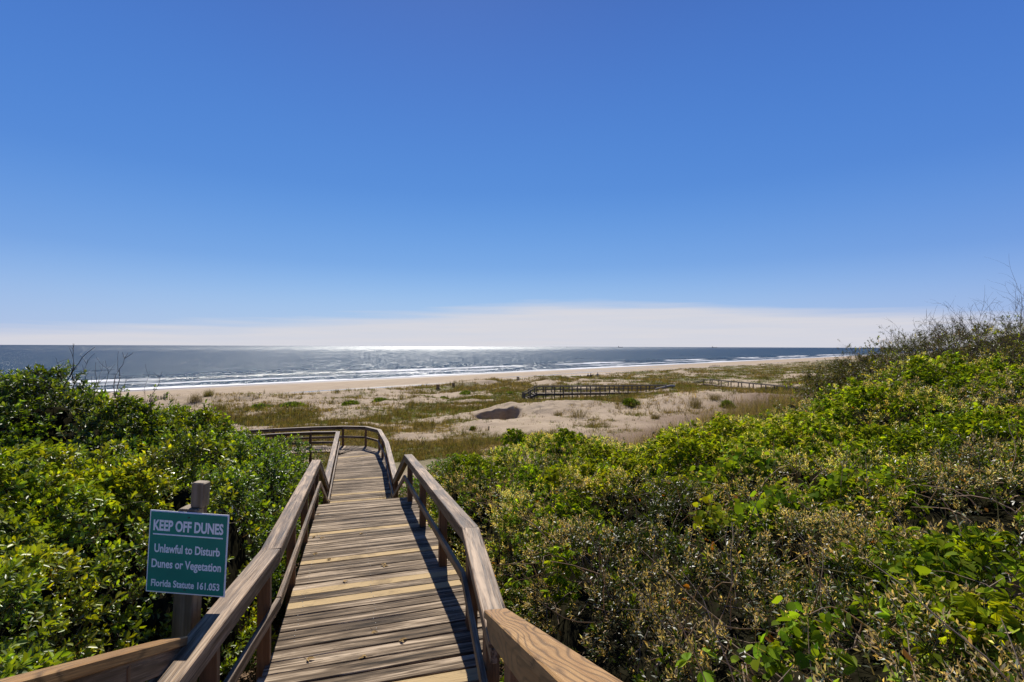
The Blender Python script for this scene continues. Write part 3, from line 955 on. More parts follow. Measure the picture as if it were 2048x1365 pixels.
w3 = far_walk('walkway', 'long low walkway seen end-on dropping behind grey twigs at the right of the sand slope',
              [(39.6, 64.0, -6.35), (39.2, 76, -6.6), (37.6, 96.5, -7.1)], 1.3, 3.4, 0.8, 0.9, False, False)
b3a, b3b = A_(37.6, 96.5, -7.1), A_(35.2, 97.0, -7.9)
for sg_ in (-1, 1):
    s3_ = A_(0.0, 0.65, 0) * sg_
    board_obj('top_rail', FARW, w3, b3a + s3_ + A_(0, 0, 0.9), b3b + s3_ + A_(0, 0, 0.9), 0.14, 0.09, tone=0.2)
    board_obj('stringer', FARW, w3, b3a + s3_ + A_(0, 0, -0.1), b3b + s3_ + A_(0, 0, -0.1), 0.05, 0.3, tone=0.1)
far_walk('walkway', 'farthest railed walkway, a thin dark line in the green dunes below the headland',
         [(96.0, 146, -5.3), (103, 147, -5.35), (113, 149, -5.4)], 1.5, 2.2, 0.8, 0.95, True, False)

# ------------------------------------------------------------------ small things on the beach
def on_ground(px, py, z0=-7.5, it=12):
    z = z0
    for _ in range(it):
        p = atz(px, py, z); z = float(ground(p[0], p[1]))
    return A_(p[0], p[1], z)


def post_marker(px, py, wpx, hpx, slats, label):
    p = on_ground(px, py)
    k = p[1] / 1000.0
    w, h = wpx * k, hpx * k
    o = empty('beach_marker', tuple(p))
    tag(o, label, 'marker', 'wooden markers along the beach edge')
    for sx in (-1, 1) if slats else (0,):
        board_obj('post', RAILW, o, p + A_(sx * w / 2 * 0.8, 0, -0.3), p + A_(sx * w / 2 * 0.8, 0.0, h * (1.0 if sx <= 0 else 0.92)), 0.14, 0.14, (0, -1, 0.001), 0.7)
    if slats:
        for kx in np.linspace(-0.5, 0.5, 3):
            board_obj('slat', RAILW, o, p + A_(kx * w * 0.55, -0.09, h * 0.08), p + A_(kx * w * 0.55, -0.09, h * (0.9 + 0.08 * rng.random())), w * 0.24, 0.03, (0, -1, 0.001), 0.5 + 0.4 * rng.random())
        for zz in (0.3, 0.75):
            board_obj('crosspiece', RAILW, o, p + A_(-w / 2, -0.12, h * zz), p + A_(w / 2, -0.12, h * zz), 0.03, 0.09, (0, 0, 1), 0.4)
    return o


post_marker(876, 781, 6, 11.5, True, 'largest slatted wooden marker where the sand meets the flat beach')
post_marker(907, 776, 4, 8.5, True, 'slatted wooden marker just right of the largest one, beside a dark plant')
post_marker(1036, 761, 5, 7.5, True, 'slatted wooden marker left of the mounded dune tuft')
post_marker(1137, 757, 6, 5.5, True, 'low three-slat wooden marker right of the mounded dune tuft')
post_marker(1161, 757, 2, 6.5, False, 'single dark wooden post standing near two seated people')


def person(name_loc, pose, label, cloth, scale=1.0):
    """small far figure grown from a skeleton with a skin modifier."""
    if pose == 'sit':
        J = [(0, 0, 0.16, .15), (0, 0.02, 0.42, .15), (0, 0, 0.62, .13), (0, -.01, 0.72, .055), (0, 0, 0.86, .095),
             (-.12, .02, .16, .085), (-.14, .36, .34, .07), (-.14, .62, .06, .05), (.12, .02, .16, .085), (.14, .36, .34, .07), (.14, .62, .06, .05),
             (-.22, .0, .58, .055), (-.26, .14, .36, .045), (-.16, .32, .36, .038), (.22, 0, .58, .055), (.26, .14, .36, .045), (.16, .32, .36, .038)]
        E_ = [(0, 1), (1, 2), (2, 3), (3, 4), (0, 5), (5, 6), (6, 7), (0, 8), (8, 9), (9, 10), (2, 11), (11, 12), (12, 13), (2, 14), (14, 15), (15, 16)]
    else:
        J = [(0, 0, .92, .15), (0, 0, 1.15, .14), (0, 0, 1.42, .15), (0, 0, 1.54, .055), (0, 0.01, 1.68, .10),
             (-.1, 0, .86, .09), (-.11, .06, .48, .07), (-.11, .16, .05, .05), (.1, 0, .86, .09), (.11, -.02, .48, .07), (.12, -.16, .06, .05),
             (-.2, 0, 1.4, .06), (-.25, -.03, 1.12, .048), (-.24, .06, .86, .04), (.2, 0, 1.4, .06), (.25, .04, 1.12, .048), (.24, .12, .88, .04)]
        E_ = [(0, 1), (1, 2), (2, 3), (3, 4), (0, 5), (5, 6), (6, 7), (0, 8), (8, 9), (9, 10), (2, 11), (11, 12), (12, 13), (2, 14), (14, 15), (15, 16)]
    me = bpy.data.meshes.new('person')
    me.from_pydata([Vector(j[:3]) * scale for j in J], E_, [])
    o = bpy.data.objects.new('person', me); COL.objects.link(o)
    o.location = name_loc
    m = o.modifiers.new('skin', 'SKIN'); m.use_smooth_shade = True
    o.modifiers.new('sub', 'SUBSURF').render_levels = 1
    for v, j in zip(me.skin_vertices[0].data, J):
        v.radius = (j[3] * scale, j[3] * scale)
    me.skin_vertices[0].data[0].use_root = True
    me.materials.append(mat_plain('person_clothes', cloth, 0.9, 0.2, 3.0))
    tag(o, label, 'person')
    h = J[4]
    bm_ = MB(); q = A_(*name_loc) + A_(0, -0.02, h[2] + 0.03) * scale
    bm_.board(q + A_(0, 0, -0.07), q + A_(0, 0, 0.10), 0.19, 0.19, (0, -1, 0), 0.5, 0.06)
    hr = bm_.build('hair', mat_plain('hair_dark', (0.02, 0.015, 0.012), 0.8, 0.2, 10), None)
    hr.parent = o; hr.matrix_parent_inverse = Matrix.Translation(-Vector(name_loc))
    return o


for px, py, ps, lb, cl in ((1176, 756.5, 'sit', 'left of two dark seated people on the sand right of the single post', (0.02, 0.02, 0.025)),
                           (1181.5, 756, 'sit', 'right of two dark seated people on the sand right of the single post', (0.03, 0.022, 0.02)),
                           (1195.5, 754.5, 'sit', 'person in grey sitting alone behind the dune grass edge', (0.16, 0.15, 0.14)),
                           (1697, 719.5, 'stand', 'tiny dark person walking at the water line far along the beach', (0.03, 0.03, 0.035))):
    p = on_ground(px, py)
    person(tuple(p + A_(0, 0, 0.0)), ps, lb, cl, 1.15 if ps == 'sit' else 1.0)


def ship(px, dist, length, label, flip=1):
    o_p = A_(*at(px, 694 + 0.0, dist)); o_p[2] = SEA
    o = empty('cargo_ship', tuple(o_p)); tag(o, label, 'ship', 'ships on the horizon')
    L = length; H = L * 0.085
    prof = [(-0.5, 1.0), (-0.47, 0.0), (0.46, 0.0), (0.5, 1.15), (0.40, 1.0)]
    V = []; F = []
    for y in (-1, 1):
        for (x, z) in prof: V.append((o_p[0] + flip * x * L, o_p[1] + y * L * 0.07, SEA - 2 + (z * H + 2)))
    n = len(prof)
    F = [tuple(range(n)), tuple(range(2 * n - 1, n - 1, -1))] + [(i, n + i, n + (i + 1) % n, (i + 1) % n) for i in range(n)]
    me = bpy.data.meshes.new('hull'); me.from_pydata(V, [], F); me.update()
    md = mat_plain('ship_paint', (0.06, 0.06, 0.07), 0.8, 0.1, 0.05)
    link('hull', me, md, o)
    c = o_p + A_(-flip * 0.38 * L, 0, 0)
    board_obj('bridge', md, o, c + A_(0, 0, H), c + A_(0, 0, H * 2.6), L * 0.11, L * 0.10, (0, -1, 0), 0.5, 0.5)
    board_obj('funnel', md, o, c + A_(-flip * L * 0.06, 0, H), c + A_(-flip * L * 0.06, 0, H * 2.9), L * 0.03, L * 0.03, (0, -1, 0), 0.5, 0.5)
    board_obj('mast', md, o, o_p + A_(flip * 0.36 * L, 0, H), o_p + A_(flip * 0.36 * L, 0, H * 2.2), L * 0.012, L * 0.012, (0, -1, 0), 0.5, 0.2)


ship(1134.5, 9500, 34, 'smallest of the ships on the horizon, at the right edge of the glare')
ship(1241, 9000, 88, 'cargo ship on the horizon with its bridge at the left, above the far walkway')
ship(1429, 9500, 100, 'longest faint ship on the horizon, farthest to the right')

# ------------------------------------------------------------------ vegetation templates (all faces are quads)
def rot_to(axis):
    """(k,3) axes -> (k,3,3) matrices whose third column is the axis, with a random roll."""
    k = len(axis)
    z = axis / np.linalg.norm(axis, axis=1, keepdims=True)
    r = rng.normal(size=(k, 3))
    x = np.cross(r, z); x /= np.linalg.norm(x, axis=1, keepdims=True)
    y = np.cross(z, x)
    return np.stack([x, y, z], -1)


def leaf_quads(L, W, kind):
    """leaf lying along +Y from the origin, upper face +Z; returns V, F."""
    if kind == 1:
        V = np.array([(0, 0, 0), (-W / 2, L * 0.5, W * 0.22), (0, L, -L * 0.10), (W / 2, L * 0.5, W * 0.22)])
        return V, np.array([(0, 1, 2, 3)])
    V = np.array([(0, 0, 0), (-W * .40, L * .32, W * .16), (-W * .46, L * .68, W * .10), (0, L, -L * .16), (W * .46, L * .68, W * .10), (W * .40, L * .32, W * .16),
                  (0, L * .45, 0)])
    if kind == 2:
        return V[:6], np.array([(0, 3, 2, 1), (0, 5, 4, 3)])
    # heart / round leaf
    V = np.array([(0, L * .10, 0), (-W * .34, -L * .02, W * .08), (-W * .52, L * .36, W * .14), (-W * .34, L * .74, W * .06), (0, L, -L * .12), (W * .34, L * .74, W * .06), (W * .52, L * .36, W * .14),
                  (W * .34, -L * .02, W * .08)])
    return V, np.array([(0, 3, 2, 1), (0, 4, 3, 3), (0, 7, 6, 5), (0, 5, 4, 4)])[[0, 2]].tolist() and np.array([(0, 3, 2, 1), (0, 5, 4, 3), (0, 7, 6, 5)])


class Tpl:
    def __init__(self):
        self.V = []; self.F = []; self.C = []; self.I = []; self.n = 0; self.nl = 0

    def add(self, V, F, col):
        self.V.append(V); self.F.append(np.asarray(F) + self.n); self.n += len(V)
        self.C.append(np.tile(np.array(col, float), (len(V), 1))); self.I.append(np.full(len(V), self.nl)); self.nl += 1

    def leaf(self, origin, out, up, L, W, kind, col):
        V, F = leaf_quads(L, W, kind)
        y = np.array(out, float); y /= np.linalg.norm(y)
        z = np.array(up, float); z = z - y * z.dot(y); z /= np.linalg.norm(z)
        x = np.cross(y, z)
        self.add(V @ np.stack([x, y, z]) + np.array(origin), F, col)

    def stem(self, p, q, w, col):
        p = np.array(p, float); q = np.array(q, float); d = q - p; d /= np.linalg.norm(d)
        for a in (np.array([1, 0.2, 0.1]), np.array([0.1, 1, -0.2])):
            s = np.cross(d, a); s /= np.linalg.norm(s); s *= w / 2
            self.add(np.array([p - s, p + s, q + s * .6, q - s * .6]), [(0, 1, 2, 3)], col)

    def fin(self):
        self.V = np.concatenate(self.V); self.F = np.concatenate(self.F); self.C = np.concatenate(self.C); self.I = np.concatenate(self.I)
        return self


def scatter(tpls, pos, axis, scale, tint, lvar=0.25, pick=None):
    """copies of the templates -> V, F, C arrays."""
    k = len(pos); Rm_ = rot_to(axis)
    if pick is None: pick = rng.integers(0, len(tpls), k)
    Vs, Fs, Cs = [], [], []; base = 0
    for ti, t in enumerate(tpls):
        idx = np.nonzero(pick == ti)[0]
        if len(idx) == 0: continue
        V = np.einsum('kij,nj->kni', Rm_[idx] * scale[idx, None, None], t.V) + pos[idx, None, :]
        m = len(t.V)
        F = t.F[None] + (np.arange(len(idx)) * m)[:, None, None] + base
        lv = np.exp(rng.normal(0, lvar, (len(idx), t.nl)))[:, t.I]
        hue = rng.normal(0, 0.10, (len(idx), t.nl))[:, t.I]
        C = t.C[None] * tint[idx, None, :] * lv[:, :, None]
        C = C * np.stack([1 + hue, np.ones_like(hue), 1 - hue], -1)
        Vs.append(V.reshape(-1, 3)); Fs.append(F.reshape(-1, t.F.shape[1])); Cs.append(C.reshape(-1, 3)); base += len(idx) * m
    return np.concatenate(Vs), np.concatenate(Fs), np.clip(np.concatenate(Cs), 0.002, 0.9)


def join(parts):
    V, F, C = [], [], []; b = 0
    for v, f, c in parts:
        V.append(v); F.append(f + b); C.append(c); b += len(v)
    return np.concatenate(V), np.concatenate(F), np.concatenate(C)


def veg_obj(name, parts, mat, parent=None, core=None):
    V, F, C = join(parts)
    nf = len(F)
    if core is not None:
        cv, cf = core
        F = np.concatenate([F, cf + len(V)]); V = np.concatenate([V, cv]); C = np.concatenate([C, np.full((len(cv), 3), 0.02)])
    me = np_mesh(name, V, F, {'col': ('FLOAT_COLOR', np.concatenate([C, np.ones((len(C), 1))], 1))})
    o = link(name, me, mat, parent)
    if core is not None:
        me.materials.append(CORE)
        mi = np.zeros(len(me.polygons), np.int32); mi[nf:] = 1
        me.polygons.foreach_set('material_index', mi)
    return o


def unit(v):
    return v / np.linalg.norm(v, axis=-1, keepdims=True)


GA = 2.39996
# myrtle sprigs: narrow dark leaves, tan dried flower clusters at the tip
def myrtle(flower, nl=11):
    t = Tpl(); Ls = 0.13
    t.stem((0, 0, 0), (0.006, 0.004, Ls), 0.004, (0.10, 0.075, 0.05))
    for i in range(nl):
        u = 0.2 + 0.8 * i / nl; a = GA * i + rng.random() * .6; e = R(20 + 45 * u + rng.normal() * 14)
        o = (math.cos(a) * math.cos(e), math.sin(a) * math.cos(e), math.sin(e))
        L = rng.uniform(.026, .046)
        t.leaf((0, 0, Ls * u), o, (0, 0, 1) + rng.normal(size=3) * .35, L, L * rng.uniform(.26, .36), 1, (0.056, 0.088, 0.014))
    for i in range(flower):
        a = rng.random() * 6.28; e = R(rng.uniform(5, 80)); u = rng.uniform(.62, 1.08)
        o = (math.cos(a) * math.cos(e), math.sin(a) * math.cos(e), math.sin(e))
        L = rng.uniform(.015, .030)
        t.leaf((rng.normal() * .012, rng.normal() * .012, Ls * u), o, rng.normal(size=3), L, L * .30, 1, (0.57, 0.45, 0.27))
    return t.fin()


MYR = [myrtle(0), myrtle(0, 13), myrtle(18, 6), myrtle(26, 5), myrtle(12, 8), myrtle(0, 9)]


# glossy oval-leaved sprigs of the left shrubs
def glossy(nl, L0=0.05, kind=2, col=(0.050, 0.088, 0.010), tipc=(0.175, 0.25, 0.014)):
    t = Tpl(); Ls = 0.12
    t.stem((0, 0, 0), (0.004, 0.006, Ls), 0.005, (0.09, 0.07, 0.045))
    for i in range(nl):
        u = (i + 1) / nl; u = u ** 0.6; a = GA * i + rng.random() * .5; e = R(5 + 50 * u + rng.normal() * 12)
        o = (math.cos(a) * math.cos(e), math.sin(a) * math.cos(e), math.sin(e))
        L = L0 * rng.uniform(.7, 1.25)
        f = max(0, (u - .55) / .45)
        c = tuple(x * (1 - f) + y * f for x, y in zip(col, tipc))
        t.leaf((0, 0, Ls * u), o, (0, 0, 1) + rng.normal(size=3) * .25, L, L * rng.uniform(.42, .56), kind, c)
    return t.fin()


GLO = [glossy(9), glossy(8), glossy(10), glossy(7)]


# palmate creeper leaves: petiole and five drooping leaflets, three leaves to a sprig
def creeper():
    t = Tpl()
    for k in range(3):
        a = k * 2.1 + rng.random(); h = rng.uniform(.03, .10); o = np.array([math.cos(a) * .05, math.sin(a) * .05, h])
        t.stem((0, 0, 0), o, 0.003, (0.10, 0.12, 0.03))
        s = rng.uniform(.75, 1.2)
        for j in range(5):
            b = a + (j - 2) * 0.62 + rng.normal() * .08; e = R(rng.uniform(-42, 8))
            d = (math.cos(b) * math.cos(e), math.sin(b) * math.cos(e), math.sin(e))
            L = (.082 if j == 2 else .070 if j in (1, 3) else .052) * s
            t.leaf(o, d, (0, 0, 1) + rng.normal(size=3) * .2, L, L * .46, 2, (0.19, 0.26, 0.012))
    return t.fin()


CRE = [creeper() for _ in range(4)]


def briar():
    t = Tpl()
    n = 5
    for k in range(n):
        a = k * GA + rng.random(); u = k / n
        o = np.array([math.cos(a) * .02, math.sin(a) * .02, .16 * u])
        e = R(rng.uniform(-30, 30)); L = rng.uniform(.042, .068)
        t.leaf(o, (math.cos(a) * math.cos(e), math.sin(a) * math.cos(e), math.sin(e)), (0, 0, 1) + rng.normal(size=3) * .5, L, L * .92, 3, (0.15, 0.225, 0.014))
    t.stem((0, 0, 0), (0.01, 0, .17), .003, (.12, .12, .05))
    return t.fin()


BRI = [briar() for _ in range(4)]


def dead_leaf():
    t = Tpl()
    t.leaf((0, 0, 0), (0, 1, .2), (0, 0, 1), .06, .032, 2, (0.42, 0.17, 0.025))
    return t.fin()


DEAD = [dead_leaf()]


def tubes(paths, sides=3):
    """paths: list of (pts (n,3), r0, r1, col) -> V, F, C."""
    V, F, C = [], [], []; b = 0
    an = np.arange(sides) / sides * 2 * math.pi
    for pts, r0, r1, col in paths:
        pts = np.asarray(pts, float); n = len(pts)
        d = np.gradient(pts, axis=0); d = unit(d)
        ref = np.array([0.31, 0.23, 0.92]) if abs(d[0][2]) < .9 else np.array([1.0, 0.1, 0])
        x = unit(np.cross(d, ref)); y = np.cross(d, x)
        r = np.linspace(r0, r1, n)[:, None, None]
        ring = pts[:, None, :] + r * (np.cos(an)[None, :, None] * x[:, None, :] + np.sin(an)[None, :, None] * y[:, None, :])
        V.append(ring.reshape(-1, 3))
        i = np.arange(n * sides).reshape(n, sides); j = np.roll(i, -1, 1)
        F.append(np.stack([i[:-1], j[:-1], j[1:], i[1:]], -1).reshape(-1, 4) + b); b += n * sides
        C.append(np.tile(np.array(col) * rng.uniform(.7, 1.3), (n * sides, 1)))
    return np.concatenate(V), np.concatenate(F), np.concatenate(C)


def wander(p, d, L, n, bend=0.25, lift=0.0):
    pts = [np.array(p, float)]; d = np.array(d, float); d /= np.linalg.norm(d)
    cv = rng.normal(size=3) * bend
    for _ in range(n):
        d = d + cv / n + rng.normal(size=3) * bend * .25 + np.array([0, 0, lift / n]); d /= np.linalg.norm(d)
        pts.append(pts[-1] + d * L / n)
    return np.array(pts)


def bare_branching(p, d, L, r, depth, out, col):
    n = 6
    pts = wander(p, d, L, n, 0.45)
    out.append((pts, r, r * .45, col))
    if depth <= 0: return
    for k in range(rng.integers(2, 5)):
        i = rng.integers(1, n); dd = unit(pts[i] - pts[i - 1]) + rng.normal(size=3) * .55
        dd[2] += 0.15
        bare_branching(pts[i], dd, L * rng.uniform(.35, .7), r * .6, depth - 1, out, col)


# ------------------------------------------------------------------ canopy surfaces
RXY = np.array([(-3, 1.35), (1.2, .38), (3.2, -.1), (4.75, -.386), (10.1, -2.086), (12.96, -2.98), (18.04, -4.5), (20.7, -5.47)])
LXY = np.array([(-3, -1.1), (1.05, -1.62), (2.8, -1.8), (4.23, -2.03), (9.58, -3.73), (12.45, -4.62), (20.25, -7.02), (23, -7.9)])
RC = np.array([(.40, 3.2, -1.72), (.1, 5, -1.88), (-.4, 6.5, -2.02), (-1.05, 9, -2.42), (.1, 13, -2.5), (-.8, 12, -2.85), (1.5, 9, -2.1), (3, 14, -3.05), (1.2, 3, -1.55), (2, 2, -1.22), (2.5, 5, -1.45),
               (5, 9, -1.5), (5, 13, -2.3), (8, 15, -1.95), (8, 10, -1.05), (11, 12, -.5), (12, 15, -.25), (16, 15, .35), (10, 6, -.5), (14, 16.5, .20), (15.2, 14.8, .62), (18, 17.2, 1.1), (13.4, 13.4, .02), (1.0, 6.5, -1.78), (3.5, 7, -1.5), (20, 16, .7), (12, 18, -.7),
               (16, 19, .1), (6, 16, -2.8), (5, 4, -1.1), (1.6, 12, -2.5), (10, 16.5, -1.35)])
LC = np.array([(-2.3, 2.2, -1.5), (-2.45, 2.9, -1.66), (-3.3, 3.2, -1.5), (-4.6, 5, -1.33), (-4.2, 5.6, -1.5), (-4.3, 4.2, -1.36), (-3.67, 7, -2.12), (-5.2, 9, -2.33), (-6.1, 15.5, -3.75), (-8.9, 15.5, -3.3), (-7.5, 15.5, -3.6),
               (-9, 12.5, -2.15), (-7.8, 8.8, -.92), (-9.4, 9, -1.05), (-8.0, 7.9, -1.15), (-7.0, 6.9, -2.0), (-6.0, 8.2, -1.75), (-5, 6.7, -2.25), (-8.6, 6.9, -1.9), (-12, 10, -1.0), (-12, 14, -2.3), (-10, 6.2, -1.7), (-6, 5, -1.5), (-7, 3, -1.3),
               (-5.2, 12, -3.2), (-6.6, 9.3, -1.18), (-7.2, 10.5, -1.25), (-3.1, 5.2, -1.85), (-2.9, 4.2, -1.75), (-7.2, 12.2, -2.6)])


def shep(C, x, y):
    d2 = (x[..., None] - C[:, 0]) ** 2 + (y[..., None] - C[:, 1]) ** 2 + 0.12
    w = d2 ** -2.0
    return (w * C[:, 2]).sum(-1) / w.sum(-1)


def edge_right(x, y):
    e1 = (x - np.interp(y, RXY[:, 0], RXY[:, 1])) * .95 - 0.16 * fbm(x * 1.3, y * 1.3, 24, 2)
    e2 = np.interp(x, [-3, -.6, 1, 3, 6, 9, 14, 20, 30], [11.0, 12.8, 13.6, 14.0, 14.8, 17, 20.5, 23, 26]) - y
    e3 = y - np.interp(x, [-2, 2, 8], [0.9, 1.1, 2.0])
    return np.minimum(np.minimum(e1 - 0.22, e2), e3)


def edge_left(x, y):
    e1 = (np.interp(y, LXY[:, 0], LXY[:, 1]) - x) * .95 - 0.16 * fbm(x * 1.3, y * 1.3, 25, 2)
    e2 = np.interp(x, [-30, -12, -9, -6, -3], [17.5, 16.6, 17.0, 17.2, 16.5]) - y
    e3 = y - 1.0
    hole = np.hypot((x + 2.45) / .42, (y - 4.05) / .75) - 1.0      # open litter behind the sign post
    hole2 = np.hypot(x + 2.13, y - 3.36) - 0.22
    return np.minimum(np.minimum(np.minimum(e1 - 0.20, e2), e3), np.minimum(hole * .5, hole2))


def canopy(side, x, y):
    C = RC if side > 0 else LC
    z = shep(C, x, y)
    s = 0.8 if side > 0 else 1.0
    lump = 0.40 * fbm(x / 1.2, y / 1.2, 41, 3) + 0.62 * (np.minimum(np.abs(fbm(x / .75, y / .75, 44, 2)), .42) - 0.30)
    e = edge_right(x, y) if side > 0 else edge_left(x, y)
    g = ground(x, y)
    far = sstep(2, 9, np.hypot(x, y))
    z = z + lump * s * (0.7 + 0.6 * far)
    k = sstep(0.0, 0.55, e)
    return g + (z - g) * k, e, g


def canopy_points(side, xr, yr, n, rho):
    """random points over the canopy, thinned with distance; returns pos, outward normal."""
    x = rng.uniform(*xr, n); y = rng.uniform(*yr, n)
    d = np.hypot(x, y)
    keep = (rng.random(n) < np.minimum(1, (rho / np.maximum(d, .5)) ** 1.35)) & (np.abs(x) < y * 1.12 + 1.0)
    x, y = x[keep], y[keep]
    z, e, g = canopy(side, x, y)
    h = 0.06
    zx, _, _ = canopy(side, x + h, y); zy, _, _ = canopy(side, x, y + h)
    ok = (e > 0.02) & (z - g > 0.12)
    ok &= (z / np.maximum(y, .3) > -0.95)
    nrm = unit(np.stack([-(zx - z) / h, -(zy - z) / h, np.ones_like(z)], -1))
    slope = np.sqrt(1 + ((zx - z) / h) ** 2 + ((zy - z) / h) ** 2)
    # steep sides get more
    rep = np.minimum(4, slope).astype(int)
    idx = np.repeat(np.nonzero(ok)[0], rep[ok])
    p = np.stack([x, y, z], -1)[idx]; nn = nrm[idx]; gg = g[idx]
    j = rng.normal(0, .05, (len(p), 2)) * (rep[idx] > 1)[:, None]
    p[:, :2] += j
    wall = rep[idx] > 2
    p[wall, 2] = gg[wall] + 0.1 + (p[wall, 2] - gg[wall]) * rng.random(wall.sum())
    return p, nn


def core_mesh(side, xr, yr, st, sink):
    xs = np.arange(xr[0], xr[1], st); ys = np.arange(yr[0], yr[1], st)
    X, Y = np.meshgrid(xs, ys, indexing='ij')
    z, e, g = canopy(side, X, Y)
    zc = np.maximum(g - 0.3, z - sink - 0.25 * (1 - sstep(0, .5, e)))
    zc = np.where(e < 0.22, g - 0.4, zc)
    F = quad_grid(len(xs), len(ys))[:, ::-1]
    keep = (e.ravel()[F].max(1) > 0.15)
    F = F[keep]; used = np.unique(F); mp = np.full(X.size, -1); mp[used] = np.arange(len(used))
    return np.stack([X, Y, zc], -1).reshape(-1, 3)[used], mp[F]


# ---- right thicket
p, nn = canopy_points(+1, (-3.2, 22), (1.0, 24), 330000, 4.6)
d = np.hypot(p[:, 0], p[:, 1])
ridge = sstep(0.0, 1.0, (p[:, 1] - 9.5) / 4 + (p[:, 0] - 9.0) / 5 - 0.6 + 0.5 * fbm(p[:, 0] / 2, p[:, 1] / 2, 26, 2))      # grey twiggy part of the ridge
mauve = np.exp(-(((p[:, 0] - 6.5) / 3.0) ** 2 + ((p[:, 1] - 16.5) / 2.2) ** 2))
hole = sstep(-.12, .14, fbm(p[:, 0] / .40, p[:, 1] / .40, 35, 2)) * (.90 - .15 * sstep(7, 13, d))
keep = rng.random(len(p)) > np.maximum(np.maximum(ridge * .62, mauve * .6), hole)
p, nn, d, ridge = p[keep], nn[keep], d[keep], ridge[keep]
dep = np.minimum(rng.exponential(0.10, len(p)), .4)
p = p - nn * dep[:, None] + nn * 0.03
ax = unit(nn * 0.9 + np.array([0, 0, .5]) + rng.normal(size=p.shape) * .55)
sc = rng.uniform(.8, 1.25, len(p)) * (1 + 0.45 * sstep(5, 14, d))
fl = fbm(p[:, 0] / 1.3, p[:, 1] / 1.3, 28, 3) + 0.10
pick = np.where(rng.random(len(p)) < sstep(-.45, .2, fl) * .92, rng.choice([2, 3, 4], len(p)), rng.choice([0, 1, 5], len(p)))
pick = np.where((ridge > .5) & (rng.random(len(p)) < .8), rng.choice([0, 5], len(p)), pick)
tone = 0.85 + 0.5 * fbm(p[:, 0] / .8, p[:, 1] / .8, 29, 3)
tint = np.stack([tone * 1.0, tone, tone], -1)
olive = (fbm(p[:, 0] / 2.2, p[:, 1] / 2.2, 30, 2) + 0.12 > 0)[:, None] * np.array([.9, .95, .05])
tint = tint * (1 + olive * sstep(4, 9, d)[:, None])
tint[ridge > .5] *= np.array([1.15, .95, 1.0])
gsel = rng.random(len(p)) < .05 + .11 * sstep(5, 9, d)
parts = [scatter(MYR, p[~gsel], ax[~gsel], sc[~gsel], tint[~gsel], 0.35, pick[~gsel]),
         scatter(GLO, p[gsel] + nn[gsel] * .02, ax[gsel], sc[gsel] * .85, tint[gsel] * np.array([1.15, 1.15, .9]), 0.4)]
n_thicket = len(p)
# creeper leaves running all through the upper thicket
cm = sstep(-.02, .22, fbm(p[:, 0] / 1.0, p[:, 1] / 1.0, 37, 3) + .16 * sstep(4, 10, d) + .06 * sstep(1, 6, p[:, 0]) - .10) * (ridge < .5)
csel = rng.random(len(p)) < .17 * cm
parts.append(scatter(CRE, p[csel] + np.array([0, 0, .05]), unit(np.array([0, -.25, .9]) + rng.normal(size=(csel.sum(), 3)) * .5), rng.uniform(.7, 1.2, csel.sum()) * (1 + .25 * sstep(6, 14, d[csel])),
                     np.array([[.95, 1.0, 1.0]]) * np.exp(rng.normal(0, .28, (csel.sum(), 1))), .28))
# fallen yellow / orange leaves caught in the thicket
pd, nd = canopy_points(+1, (-2, 12), (1.3, 14), 3500, 4.0)
pd = pd[rng.random(len(pd)) < .35]
parts.append(scatter(DEAD, pd + np.array([0, 0, .05]), rng.normal(size=pd.shape) + np.array([0, 0, .6]), rng.uniform(.6, 1.2, len(pd)), np.tile(np.array([1., 1, 1]), (len(pd), 1)) * rng.uniform(.5, 1.2, (len(pd), 1)), .3))
# thin bare twigs poking through
paths = []
pt_, nt_ = canopy_points(+1, (-2, 16), (1.3, 19), 9000, 4.0)
for a, b in zip(pt_[:2600], nt_[:2600]):
    dd = b + rng.normal(size=3) * .9 + np.array([0, 0, .25])
    far_ = min(1.0, np.hypot(a[0], a[1]) / 10)
    paths.append((wander(a - b * .16, dd, rng.uniform(.18, .75), 5, .7), .0042 + .003 * far_, .0015 + .001 * far_, (0.34, 0.265, 0.195)))
parts.append(tubes(paths))
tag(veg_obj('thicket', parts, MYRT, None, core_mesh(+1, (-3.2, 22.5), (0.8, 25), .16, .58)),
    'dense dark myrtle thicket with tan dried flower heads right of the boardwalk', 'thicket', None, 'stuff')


def march(px, py, side):
    r = ray(px, py)
    ts = np.geomspace(1.5, 40, 900)
    P = r[None] * (ts / r[1])[:, None]
    z, e, g = canopy(side, P[:, 0], P[:, 1])
    hit = np.nonzero((P[:, 2] < z) & (e > .02))[0]
    return P[hit[0]] if len(hit) else None


